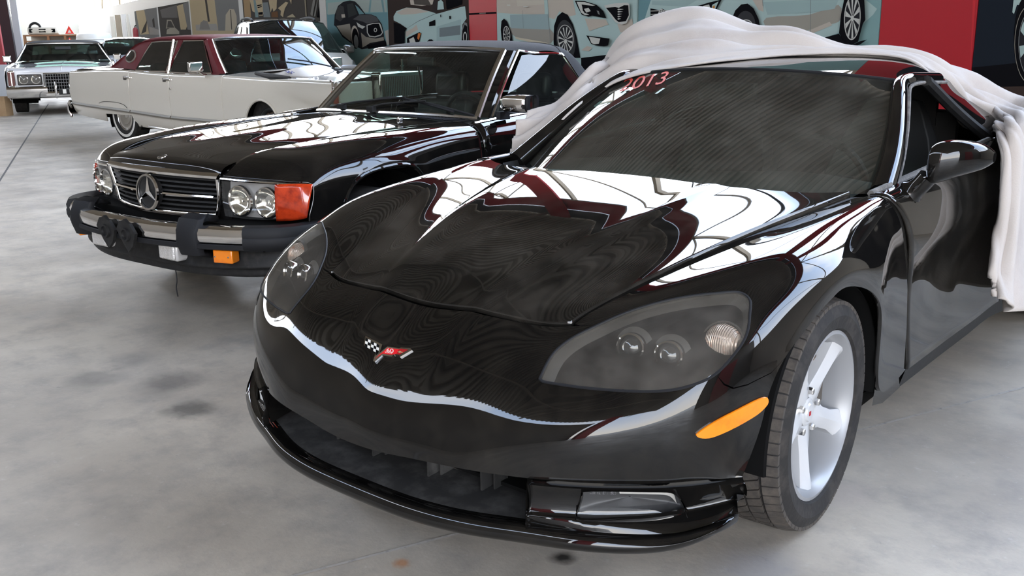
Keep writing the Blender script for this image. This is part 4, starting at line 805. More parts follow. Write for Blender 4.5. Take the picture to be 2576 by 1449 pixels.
    V = Surf([[(0,-.11,.43),(.30,-.09,.43),(.60,.0,.43),(.80,.14,.44),(.87,.24,.45)],[(0,-.125,.345),(.30,-.11,.345),(.60,-.03,.35),(.80,.11,.36),(.872,.26,.37)],[(0,-.128,.322),(.30,-.115,.322),(.60,-.035,.325),(.80,.105,.335),(.87,.26,.34)],[(0,-.105,.315),(.3,-.09,.315),(.6,-.01,.318),(.80,.12,.325),(.86,.28,.33)],[(0,-.10,.285),(.30,-.088,.285),(.60,-.01,.288),(.79,.12,.295),(.85,.28,.30)],[(0,-.06,.276),(.3,-.05,.276),(.58,.02,.278),(.76,.14,.285),(.82,.30,.29)]], sym=True); V.rect('valance', M['plas'], R, nu=5, nv=4)
    b = MB(); b.box((0, .12, .47), (1.60, .25, .10)); b.box((0, .09, .55), (.9, .02, .08)); b.build('bumper_tray', M['void'], R)
    p = at('m', 440, 672, y=-.09); q = p-np.array([0, 0, .145]); b = MB(); b.tube(smooth_loop([p+np.array([0, 0, .02]), p*.6+q*.4+np.array([.006, 0, 0]), p*.3+q*.7-np.array([.006, 0, 0]), q], 4, False), .003, 5); b.build('hanging_cable', M['rubber'], R)
    # windscreen
    Gb = [(0,1.495,.910),(.25,1.515,.909),(.45,1.565,.902),(.58,1.622,.893),(.672,1.680,.885)]; Gt = [(0,1.965,1.268),(.20,1.975,1.267),(.36,2.01,1.263),(.47,2.055,1.258),(.548,2.100,1.252)]
    G = Surf([Gb, [tuple((np.array(a)*2+np.array(c_))/3+np.array([0, -.006, .006])) for a, c_ in zip(Gb, Gt)], [tuple((np.array(a)+np.array(c_)*2)/3+np.array([0, -.006, .006])) for a, c_ in zip(Gb, Gt)], Gt], sym=True)
    G.rect('windscreen', M['mglass'], R, nu=5, nv=6, flip=True)
    b = MB(); u = np.linspace(-4, 4, 41)
    b.tube(G.ev(u, u*0+3)+np.array([0, -.004, .004]), .013, 8); b.tube(G.ev(u, u*0)+np.array([0, -.010, -.002]), .014, 8)
    for s in (4, -4): v = np.linspace(0, 3, 16); b.tube(G.ev(v*0+s, v)+np.array([-.006*np.sign(s), -.006, .002]), .019, 8, flat=.8)
    b.build('windscreen_frame', M['chromer'], R)
    for s in (1, -1):
        v = np.linspace(0, 3, 12); P = G.ev(v*0+4*s, v); b = MB(); b.grid([P+np.array([s*.012, .004, .004]), P+np.array([s*.040, .035, .002]), P+np.array([s*.046, .07, -.006]), P+np.array([s*.03, .085, -.01])]); b.build('a_pillar', M['black'], R)
        b = MB(); b.tube(P+np.array([s*.047, .072, .0]), .009, 6); q = P[-1]+np.array([s*.047, .072, 0])
        b.tube(smooth_loop([q, (s*.625, 2.30, 1.236), (s*.625, 2.55, 1.226), (s*.64, 2.60, 1.205), (s*.70, 2.70, 1.05), (s*.765, 2.78, .93)], 5, False), .008, 6); b.build('window_trim', M['chrome'], R)
        wf = Surf([[(s*.775, 1.76, .885), (s*.775, 2.2, .90), (s*.765, 2.77, .92)], [(s*.70, 1.95, 1.06), (s*.70, 2.25, 1.07), (s*.70, 2.69, 1.06)], [(s*.622, 2.17, 1.225), (s*.622, 2.35, 1.23), (s*.632, 2.57, 1.215)]]); wf.rect('side_glass', M['mglass'], R, nu=4, nv=4)
    for px in (((869, 273), (905, 266), (1028, 254)), ((943, 281), (975, 271), (1080, 264))):
        uv = G.hit('m', px); P = G.ev(uv[:, 0], uv[:, 1])+np.array([0, -.03, .025]); b = MB(); b.tube(smooth_loop(P, 4, False), [.009]*2+[.006]*7, 6); b.box(P[0]-np.array([0, 0, .01]), (.05, .035, .03)); o = b.build('wiper_arm', M['plas'], R)
        uv = G.hit('m', [(px[0][0]+60, px[0][1]-12), (px[2][0]-20, px[2][1]-3), (px[2][0]+118, px[2][1]+33)]); P = G.ev(uv[:, 0], uv[:, 1])+np.array([0, -.018, .014]); b = MB(); b.tube(smooth_loop(P, 4, False), .007, 6); b.build('wiper_blade', M['rubber'], o)
    cw = Surf([[(0,1.40,.908),(.3,1.42,.902),(.6,1.52,.877)],[(0,1.49,.905),(.3,1.52,.90),(.66,1.67,.878)]], sym=True); cw.rect('cowl', M['plas'], R, nu=5, nv=3, off=-.004)
    for i in range(26):
        x = .12+i*.017; p = cw.ev(np.interp(x, [0, .3, .6], [0, 1, 2]), .1)[0]; q = cw.ev(np.interp(x, [0, .3, .6], [0, 1, 2])+.1, .85)[0]; b = MB(); b.tube([p, q], .0035, 4); b.build('cowl_louvre', M['rubber'], R, smooth=False)
    # cloth top
    T = Surf([[(0,1.955,1.286),(.22,1.965,1.285),(.40,2.02,1.279),(.52,2.08,1.266),(.585,2.13,1.246)],
              [(0,2.30,1.314),(.22,2.30,1.312),(.42,2.30,1.303),(.55,2.30,1.280),(.605,2.30,1.244)],
              [(0,2.62,1.306),(.22,2.62,1.303),(.42,2.61,1.293),(.55,2.60,1.270),(.612,2.58,1.228)],
              [(0,2.86,1.270),(.22,2.86,1.266),(.42,2.85,1.252),(.56,2.80,1.215),(.645,2.665,1.13)],
              [(0,3.06,1.14),(.25,3.06,1.135),(.46,3.03,1.11),(.62,2.93,1.07),(.705,2.735,1.03)],
              [(0,3.24,.945),(.28,3.23,.945),(.52,3.17,.94),(.68,3.02,.935),(.775,2.80,.925)]], sym=True)
    T.rect('soft_top', M['softtop'], R, nu=6, nv=8, flip=True)
    b = MB(); u = np.linspace(-4, 4, 33); b.tube(T.ev(u, u*0+2.2)+np.array([0, 0, .001]), .004, 5); b.build('top_seam', M['softtop'], R)
    # mirrors
    for s in (1,):
        rows = []
        for x, cy, w, hh in ((.835,1.70,.012,.022),(.848,1.695,.040,.040),(.88,1.70,.058,.047),(.94,1.715,.066,.050),(.985,1.73,.066,.050),(1.0,1.735,.060,.047)):
            rows.append([(s*x, cy-w*np.sign(math.cos(a))*abs(math.cos(a))**.55*(.9 if math.cos(a) > 0 else .5), .972+hh*np.sign(math.sin(a))*abs(math.sin(a))**.55) for a in np.linspace(0, 2*math.pi, 24, endpoint=False)])
        b = MB(); b.grid(rows, close=True); b.add(rows[0], [tuple(range(24))]); b.add(rows[-1], [tuple(range(24))]); o = b.build('door_mirror', M['chrome'], R, auto=60)
        b = MB(); b.grid([[(p[0]+s*.001, p[1]+.006, p[2]) for p in rows[-1]], [(p[0]+s*.016, p[1]+.012, p[2]) for p in rows[-1]], [(p[0]+s*.016, p[1]+.03, p[2]*.98+.0195) for p in rows[-1]]], close=True); b.build('mirror_gasket', M['rubber'], o); b = MB(); b.box((s*.835, 1.70, .905), (.03, .09, .045)); b.build('mirror_base', M['rubber'], o)
    # cabin
    for s in (1, -1):
        b = MB(); b.box((s*.36, 2.55, .62), (.50, .12, .60), rx=-.22); b.box((s*.36, 2.28, .42), (.5, .5, .16)); o = b.build('seat', M['seat'], R, bev=.04, seg=3); b = MB(); b.box((s*.36, 2.66, 1.02), (.27, .09, .17), rx=-.12); b.build('headrest', M['seat'], o, bev=.04, seg=3)
    b = MB(); b.box((0, 1.78, .80), (1.32, .34, .14)); b.build('dashboard', M['dash'], R, bev=.04)
    b = MB(); c = np.array([.36, 2.02, .82]); b.tube([c+.20*(math.cos(a)*np.array([1, 0, 0])+math.sin(a)*np.array([0, -.40, .92])) for a in np.linspace(0, 2*math.pi, 33)], .015, 8); b.box(c, (.34, .03, .06)); b.build('steering_wheel', M['cabin'], R)
    b = MB(); b.box((0, 2.4, .27), (1.56, 1.9, .04)); b.box((0, 2.95, .6), (1.5, .04, .62)); b.build('cabin_floor', M['cabin'], R)
    b = MB(); b.box((0, 1.95, 1.19), (.22, .03, .06)); b.build('rear_view_mirror', M['cabin'], R, bev=.01)
    b = MB(); b.box((0, .9, .45), (1.1, 1.1, .4)); b.build('engine_bay', M['void'], R)
    for s in (1, -1):
        for y in (.68, 3.13): make_wheel(R, (s*.75, y, .315), .315, .205, .19, s, M['alloy'], 0, 0, blocks=0, disc=False); 
    for o in [c_ for c_ in R.children if c_.name.startswith('wheel') and c_.type == 'EMPTY']:
        s = 1 if o.location.x > 0 else -1; b = MB(); b.lathe([(0, .085), (.05, .085), (.08, .075), (.15, .07), (.188, .08)], (0, 0, 0), (s, 0, 0), 32); b.build('hubcap', M['chromer'], o)
    return R
M['lampsilver'] = mat('lamp_silver', (.46, .45, .44), .3, .15); M['reflector2'] = mat('round_reflector', (.88, .86, .80), .10, 1.); M['softtop'] = mat('black_canvas', (.020, .020, .022), .85, bump=(220, .3))
M['ribglass'] = glass('ribbed_lamp_glass', (.93, .92, .88), .10, .12, (.75, .73, .68), 20, 1.5); M['ribglass2'] = mat('fog_lens_glass', (.72, .70, .68), .15, .5, coat=1., bump=(120, .6))
# ================================================================ white sedan with a maroon vinyl roof
def mirrored(b, s):
    if s < 0: b.V = [(-v[0], v[1], v[2]) for v in b.V]; b.F = [f[::-1] for f in b.F]
    return b
def thick(o, t=.012, off=0): m = o.modifiers.new('thick', 'SOLIDIFY'); m.thickness = t; m.offset = off; return o
def ground_wheel(R, c, Rr, w, rim, s, cap='cap', ww=False):
    o = make_wheel(R, c, Rr, w, rim, s, M['chromer'], 0, 0, blocks=0, disc=False, ww=ww); b = MB()
    if cap == 'cap': b.lathe([(0, w*.36), (.035, w*.36), (.045, w*.33), (.06, w*.34), (rim*.62, w*.40), (rim*.66, w*.37), (rim*.92, w*.42), (rim, w*.40)], (0, 0, 0), (s, 0, 0), 40); b.build('hubcap', M['chromer'], o)
    else:
        b.lathe([(0, w*.34), (.06, w*.34), (.06, 0)], (0, 0, 0), (s, 0, 0), 20)
        for k in range(10): th = k*math.pi/5; b.box((s*w*.34, .5*rim*math.sin(th), .5*rim*math.cos(th)), (.02, .05, rim*.9), rx=-th)
        b.build('spokes', M['alloy'], o)
    return o
def arch(cy, cz, r, a0=-.05, a1=math.pi+.05, n=20, flat=1.): return [(cy-r*math.cos(a), cz+flat*r*math.sin(a)) for a in np.linspace(a0, a1, n)]
def build_sedan():
    R = tag(empty('town_sedan', 'l'), 'long cream white sedan with maroon vinyl roof and oval rear-pillar window', 'car')
    ys = [0, .25, .8, 1.4, 2.0, 2.6, 3.2, 3.8, 4.3, 5.0, 5.6, 5.9]
    zb = np.interp(ys, [0, .3, 1.2, 2.0, 3.2, 3.75, 4.05, 5.0, 5.9], [.885, .895, .905, .925, .930, .94, .965, .955, .925]); zc = np.interp(ys, [0, 1, 2, 3.2, 5.9], [.72, .765, .795, .805, .785]); zl = np.interp(ys, [0, 2, 3.2, 4.2, 5.9], [.36, .35, .36, .40, .46]); zo = np.interp(ys, [0, .8, 2, 3.2, 4.9, 5.9], [.26, .2, .19, .18, .24, .31])
    wx = np.interp(ys, [0, .25, 1, 5, 5.6, 5.9], [.955, .975, 1, 1, .985, .955])
    B = Surf([[(w*.90, y, b+.006), (w*.955, y, b+.004), (w*.978, y, b-.02), (w*.986, y, (b+c)/2), (w*.996, y, c), (w*1.0, y, c-.10), (w*1.0, y, (c+l)/2-.02), (w*.99, y, l+.02), (w*.965, y, (l+o)/2), (w*.92, y, o)] for y, b, c, l, o, w in zip(ys, zb, zc, zl, zo, wx)])
    def yz(L): return B.inv([(1, y, z) for y, z in L], (1, 2))
    fa = arch(1.235, .335, .335, flat=.98); ra = [(4.93, .30), (4.90, .365), (4.2, .375), (4.0, .33), (3.88, .24)]
    def bot(y0, y1, n=8): return [(y, float(np.interp(y, ys, zo))+.004) for y in np.linspace(y0, y1, n)]
    def panel(nm, y0, y1, s, cut=None, z1=None):
        lo = bot(y0, y1, 14)
        if cut is not None: lo = [p for p in lo if p[0] < cut[0][0]-.01]+list(cut)+[p for p in lo if p[0] > cut[-1][0]+.01]
        uv = yz(lo); v0 = float(np.interp(y0, ys, range(len(ys)))); v1 = float(np.interp(y1, ys, range(len(ys))))
        loop = [tuple(q) for q in uv]; loop[0] = (9, v0) if cut is None or cut[0][0] > y0+.02 else loop[0]
        loop += [(u, v1) for u in np.linspace(8.6, 0, 14)]+[(0, v) for v in np.linspace(v1, v0, 14)[1:-1]]+[(u, v0) for u in np.linspace(0, 8.6, 14)]
        return trim(B, nm, [np.array(loop)], M['cream_paint'], R, .07, mirror=False if s > 0 else 'only', rim=.012)
    for s in (1, -1):
        panel('front_wing', 0, 2.0, s, fa); panel('front_door', 2.012, 3.17, s); panel('rear_door', 3.182, 4.16, s, [(3.9, .25), (4.0, .33), (4.1, .36)] if False else None)
        panel('rear_wing', 4.172, 5.9, s, [(4.19, .372), (4.9, .362), (4.93, .29)])
        mo = MB()
        for a, b_ in ((.35, .86), (1.62, 1.995), (2.02, 3.165), (3.19, 4.155), (4.18, 5.86)):
            v = np.interp(np.linspace(a, b_, 12), ys, range(len(ys))); P = B.ev(np.full(12, 7.0), v); mo = MB(); mo.tube(mirrored_pts(P+np.array([.004, 0, 0]), s), .024, 6, flat=1); mo.build('rub_strip', M['taupe'], R)
        v = np.interp(np.linspace(1.6, 3.85, 20), ys, range(len(ys))); P = B.ev(np.full(20, 8.7), v); mo = MB(); mo.tube(mirrored_pts(P+np.array([.008, 0, .0]), s), .014, 6); mo.build('sill_trim', M['chrome'], R)
        w = MB(); w.tube(mirrored_pts([(1.0, y, z) for y, z in fa], s), .016, 8); w.build('arch_lip', M['cream_paint'], R)
        w = MB(); w.tube(mirrored_pts(smooth_loop([(1.004, 5.0, .505), (1.004, 4.9, .528), (1.004, 4.7, .535), (1.004, 4.5, .53), (1.004, 4.33, .505), (1.004, 4.25, .46)], 4, False), s), .003, 5); w.build('skirt_line', M['void'], R)
        for y in (3.22, 4.20):
            p = B.ev(3.1, float(np.interp(y, ys, range(len(ys)))))[0]; h = MB(); h.box(mirrored_pts([p+np.array([.012, -.02, 0])], s)[0], (.02, .15, .022)); o = h.build('door_handle', M['chrome'], R, bev=.005); h = MB(); h.box(mirrored_pts([p+np.array([.006, .05, -.008])], s)[0], (.012, .07, .05)); h.build('latch', M['lampgrey'], o, bev=.004)
        p = B.ev(4.6, float(np.interp(3.13, ys, range(len(ys)))))[0]; h = MB(); h.box(mirrored_pts([p+np.array([.004, 0, 0])], s)[0], (.01, .035, .035)); h.build('lock_plate', M['chrome'], R, bev=.004)
        p = B.ev(6.9, float(np.interp(1.80, ys, range(len(ys)))))[0]; V, Fc = text_mesh('Lincoln', .05); 
        sg = s; mk('script_badge', [(sg*(p[0]+.006), p[1]-x*(-1)*(-1 if sg < 0 else 1)*-1 if False else p[1]+x*(1 if sg > 0 else -1), p[2]+y) for x, y, z in V], Fc, M['lampgrey'], R, smooth=False)
        # mirrors, wheels, wells
        h = MB(); h.box((s*1.10, 2.36, 1.03), (.20, .05, .125)); o = h.build('door_mirror', M['chrome'], R, bev=.02, seg=3); h = MB(); h.tube([(s*1.07, 2.36, .97), (s*1.0, 2.37, .93), (s*.95, 2.37, .925)], .018, 8); h.build('mirror_arm', M['chromer'], o)
        make_wheel(R, (s*.80, 1.235, .355), .355, .20, .20, s, M['cabin'], 0, 0, blocks=0, disc=True); ground_wheel(R, (s*.845, 4.45, .355), .355, .22, .20, s, ww=True)
        for y in (1.235, 4.45): w = MB(); w.lathe([(.42, .94), (.43, .55), (.02, .55)], (0, y, .33), (s, 0, 0), 28, ang=(-math.pi*.62, math.pi*.62), ref=(0, 0, 1)); w.build('wheel_well', M['void'], R)
    h_ = Surf([[(0,-.02,.955),(.30,-.02,.952),(.38,.0,.93),(.60,.0,.905),(.865,.0,.889)],[(0,.3,.975),(.30,.3,.972),(.40,.3,.945),(.62,.3,.918),(.88,.3,.90)],[(0,1.0,.985),(.32,1.0,.98),(.46,1.0,.955),(.66,1.0,.93),(.90,1.0,.908)],[(0,1.80,.985),(.36,1.82,.98),(.52,1.85,.963),(.70,1.88,.948),(.90,1.92,.928)],[(0,1.92,.98),(.36,1.94,.975),(.54,1.97,.962),(.72,2.0,.95),(.90,2.03,.93)]], sym=True); h_.rect('bonnet', M['cream_paint'], R, nu=6, nv=8, flip=True)
    d_ = Surf([[(0,4.75,.99),(.5,4.72,.985),(.80,4.5,.98),(.90,4.2,.972)],[(0,5.2,.985),(.5,5.2,.98),(.78,5.2,.968),(.89,5.1,.958)],[(0,5.78,.955),(.5,5.8,.95),(.76,5.84,.94),(.87,5.88,.932)],[(0,5.9,.85),(.5,5.92,.85),(.80,5.93,.85),(.92,5.93,.85)],[(0,5.9,.45),(.5,5.92,.45),(.80,5.93,.45),(.92,5.92,.45)]], sym=True); d_.rect('boot_lid', M['cream_paint'], R, nu=5, nv=6, flip=True)
    # front: grille, lamp doors, bumpers
    b = MB(); b.box((0, -.05, .80), (.76, .16, .34)); b.build('grille_shell', M['chrome'], R, bev=.03, seg=3)
    b = MB(); b.box((0, -.135, .785), (.66, .012, .27)); b.build('grille_backing', M['lampgrey'], R)
    for i in range(24): b = MB(); b.box((-.315+i*.0274, -.146, .785), (.010, .016, .265)); b.build('grille_bar', M['chrome'], R, smooth=False)
    b = MB(); b.box((0, -.10, 1.04), (.012, .02, .13)); b.box((0, -.10, 1.03), (.05, .015, .012)); b.build('hood_ornament', M['chrome'], R)
    for s in (1, -1):
        b = MB(); b.box((s*.64, .02, .76), (.50, .10, .24)); b.build('lamp_door', M['cream_paint'], R, bev=.02)
        b = MB(); b.tube([(s*.955, -.005, .60), (s*.958, -.02, .80), (s*.945, .0, .875), (s*.90, .08, .893)], .016, 8); b.build('wing_edge_trim', M['chrome'], R)
        b = MB(); b.box((s*.93, -.01, .72), (.07, .05, .15)); b.build('turn_signal', M['orange'], R, bev=.01)
        b = MB(); b.tube([(s*.952, 5.93, .50), (s*.945, 5.99, .46), (s*.93, 6.02, .36), (s*.94, 5.98, .27)], [.02, .035, .04, .02], 8); b.build('bumper_wing', M['chrome'], R)
    for y, d0 in ((-.10, -1), (5.98, 1)):
        b = MB(); rows = [[(x, y+d0*(o+.06-.10*abs(x)**3), z) for x in np.linspace(-.98, .98, 21)] for o, z in ((-.05, .52), (.0, .51), (.02, .46), (.015, .38), (-.02, .33), (-.07, .32))]; b.grid(rows); b.build('bumper', M['chrome'], R)
    b = MB(); b.box((0, 3.0, .30), (1.4, 5.2, .05)); b.box((0, .9, .6), (1.2, 1.4, .5)); b.box((0, 5.1, .6), (1.5, 1.3, .5)); b.build('underbody', M['void'], R)
    # greenhouse
    rf = Surf([[(0,2.42,1.375),(.35,2.42,1.375),(.62,2.45,1.368),(.74,2.46,1.352),(.775,2.46,1.335)],[(0,2.7,1.405),(.35,2.7,1.403),(.62,2.7,1.392),(.745,2.7,1.37),(.79,2.7,1.345)],[(0,3.3,1.418),(.35,3.3,1.416),(.62,3.3,1.405),(.75,3.3,1.380),(.80,3.3,1.350)],[(0,3.9,1.405),(.35,3.9,1.402),(.62,3.9,1.39),(.74,3.9,1.365),(.795,3.9,1.335)],[(0,4.25,1.36),(.35,4.25,1.357),(.60,4.24,1.343),(.73,4.22,1.315),(.79,4.20,1.28)],[(0,4.5,1.22),(.35,4.5,1.217),(.60,4.48,1.205),(.74,4.45,1.18),(.80,4.42,1.15)],[(0,4.82,1.0),(.35,4.82,1.0),(.60,4.80,.998),(.76,4.80,.993),(.85,4.80,.985)]], sym=True); rf.rect('vinyl_roof', M['vinyl'], R, nu=6, nv=7, flip=True)
    side = Surf([[(.905, 2.02, .925), (.77, 2.47, 1.352)], [(.905, 3.0, .93), (.80, 3.0, 1.352)], [(.905, 3.8, .945), (.80, 3.8, 1.345)], [(.90, 4.2, .97), (.79, 4.2, 1.29)], [(.86, 4.82, .985), (.80, 4.45, 1.16)]])
    def sl(L): return side.inv([(1, y, z) for y, z in L], (1, 2))
    ow = sl([(4.31+.135*math.cos(a), 1.145+.075*math.sin(a)) for a in np.linspace(0, 2*math.pi, 28, endpoint=False)])
    for s in (1, -1):
        mr = False if s > 0 else 'only'
        wr = sl(smooth_loop([(3.36, .955), (3.25, 1.15), (3.16, 1.335), (3.5, 1.335), (3.77, 1.325), (3.95, 1.15), (4.08, .965), (3.7, .952)], 1)); wf = sl([(2.32, .945), (2.45, 1.12), (2.60, 1.335), (3.03, 1.335), (3.16, 1.15), (3.27, .948), (2.8, .94)])
        trim(side, 'window_surround', [np.array([(.0, .12)]+[(.0, v) for v in np.linspace(.4, 4, 14)]+[(u, 4) for u in np.linspace(.1, 1, 6)]+[(1, v) for v in np.linspace(3.9, .15, 14)]), wr, wf, ow], M['vinyl'], R, .05, mirror=mr, rim=.02)
        for nm, L in (('rear_door_glass', wr), ('front_door_glass', wf), ('opera_window', ow)):
            o = trim(side, nm, [L], M['fglass'], R, .08, mirror=mr, rim=0, off=-.012)
            P = side.ev(L[:, 0], L[:, 1])+np.array([.004, 0, 0]); c_ = MB(); c_.tube(mirrored_pts(list(P)+[P[0]], s), .013, 6); c_.build('glass_trim', M['chrome'] if nm != 'opera_window' else M['taupe'], o)
        b = MB(); P = side.ev(np.linspace(0, 1, 6), np.full(6, 1.32)); b.tube(mirrored_pts(P+np.array([.012, 0, 0]), s), .02, 6); b.build('pillar_trim', M['chrome'], R)
    gl = Surf([[(0,1.88,.975),(.4,1.90,.972),(.70,1.96,.962),(.885,2.04,.945)],[(0,2.15,1.19),(.36,2.16,1.187),(.64,2.20,1.175),(.825,2.26,1.15)],[(0,2.40,1.368),(.33,2.41,1.367),(.58,2.43,1.36),(.755,2.46,1.345)]], sym=True); gl.rect('windscreen', M['fglass'], R, nu=5, nv=6, flip=True)
    e = MB(); u = np.linspace(-3, 3, 25)
    e.tube(gl.ev(u, u*0+2)+np.array([0, -.004, .004]), .014, 6)
    for s in (3, -3): v = np.linspace(0, 2, 12); e.tube(gl.ev(v*0+s, v)+np.array([0, -.006, .004]), .017, 6)
    e.build('windscreen_trim', M['chromer'], R)
    for s in (1, -1): v = np.linspace(0, 2, 10); P = gl.ev(v*0+3*s, v); e = MB(); e.grid([P+np.array([s*.01, .005, 0]), P+np.array([s*.045, .06, 0]), P+np.array([s*.045, .13, -.01])]); e.build('a_pillar', M['vinyl'], R)
    for px in (((830, 172), (770, 158), (722, 152)),): uv = gl.hit('l', px); P = gl.ev(uv[:, 0], uv[:, 1])+np.array([0, -.02, .02]); e = MB(); e.tube(P, .010, 6); e.build('wiper', M['rubber'], R)
    rgl = MB(); rgl.grid([[(x, 4.55, 1.19) for x in (-.55, 0, .55)], [(x, 4.80, 1.02) for x in (-.6, 0, .6)]]); rgl.V = [(v[0], v[1]+.02, v[2]+.02) for v in rgl.V]; rgl.build('rear_window', M['fglass'], R)
    for s in (.42, -.42):
        for y in (2.95, 3.95): b = MB(); b.box((s, y, .80), (.62, .16, .50), rx=-.15); b.box((s, y-.3, .62), (.62, .55, .16)); b.build('seat', M['cabin'], R, bev=.04)
    b = MB(); b.box((0, 2.15, .88), (1.6, .3, .16)); b.build('dashboard', M['cabin'], R, bev=.04); b = MB(); c = np.array([.42, 2.42, .93]); b.tube([c+.20*(math.cos(a)*np.array([1, 0, 0])+math.sin(a)*np.array([0, -.4, .92])) for a in np.linspace(0, 2*math.pi, 25)], .014, 6); b.build('steering_wheel', M['cabin'], R)
    for s in (1, -1): b = MB(); b.grid([[(s*.89, 2.1, .4), (s*.89, 4.6, .4)], [(s*.885, 2.1, .93), (s*.885, 4.6, .94)]]); b.build('door_card', M['cabin'], R)
    b = MB(); b.box((0, 3.2, .42), (1.75, 2.6, .04)); b.build('cabin_floor', M['cabin'], R)
    return R
def mirrored_pts(P, s): return [np.array([p[0]*s, p[1], p[2]]) for p in np.asarray(P, float)]
def build_hood_panel():
    # loose curved plastic trim lying on the sedan's bonnet
    Z = lambda px, py, z: at('l', px, py, z=z)
    ctr = [((645, 186), .985), ((660, 178), 1.03), ((700, 179), 1.035), ((760, 171), 1.05), ((812, 162), 1.065), ((838, 174), 1.03), ((850, 182), 1.0), ((815, 193), .985), ((775, 200), .99), ((730, 196), .985), ((680, 194), .98)]
    P = np.array([Z(*p, z) for p, z in ctr]); c = P.mean(0)+np.array([0, 0, .025]); b = MB(); b.grid([P, P*.6+c*.4+np.array([0, 0, .012]), P*.25+c*.75+np.array([0, 0, .015]), P*.01+c*.99+np.array([0, 0, .015])], close=True)
    R = empty('trim_panel', 'l', loc=None); x, y, a = POSE['l']
    tag(R, 'loose curved grey plastic trim with blue scribble lying on the cream bonnet', 'car part')
    o = thick(b.build('shell', M['greyplas'], R), .012, -1); s = o.modifiers.new('round', 'SUBSURF'); s.render_levels = 1; s.levels = 1
    w = MB(); up_ = (c-P[8])*np.array([1, 1, 1]); pts = [(P[9]*(1-t)+P[7]*t)*.5+c*.5+np.array([0, 0, .020])+up_*(.10*math.sin(t*34)*(1-.3*t)+.05*math.sin(t*9)) for t in np.linspace(-.5, .9, 70)]; w.tube(pts, .004, 4); w.build('scribble', M['blueink'], o)
    w = MB(); q = [P[0]+np.array([0, 0, .005]), P[10]+np.array([0, 0, .006]), P[9]+np.array([0, 0, .004])]; w.tube(q, [.02, .03, .012], 8); w.build('bracket', M['rubber'], R)
    w = MB(); w.tube([P[5]+np.array([0, 0, .0]), at('l', 862, 178, z=.985), P[6]], [.018, .012, .018], 8); w.build('bracket', M['rubber'], R)
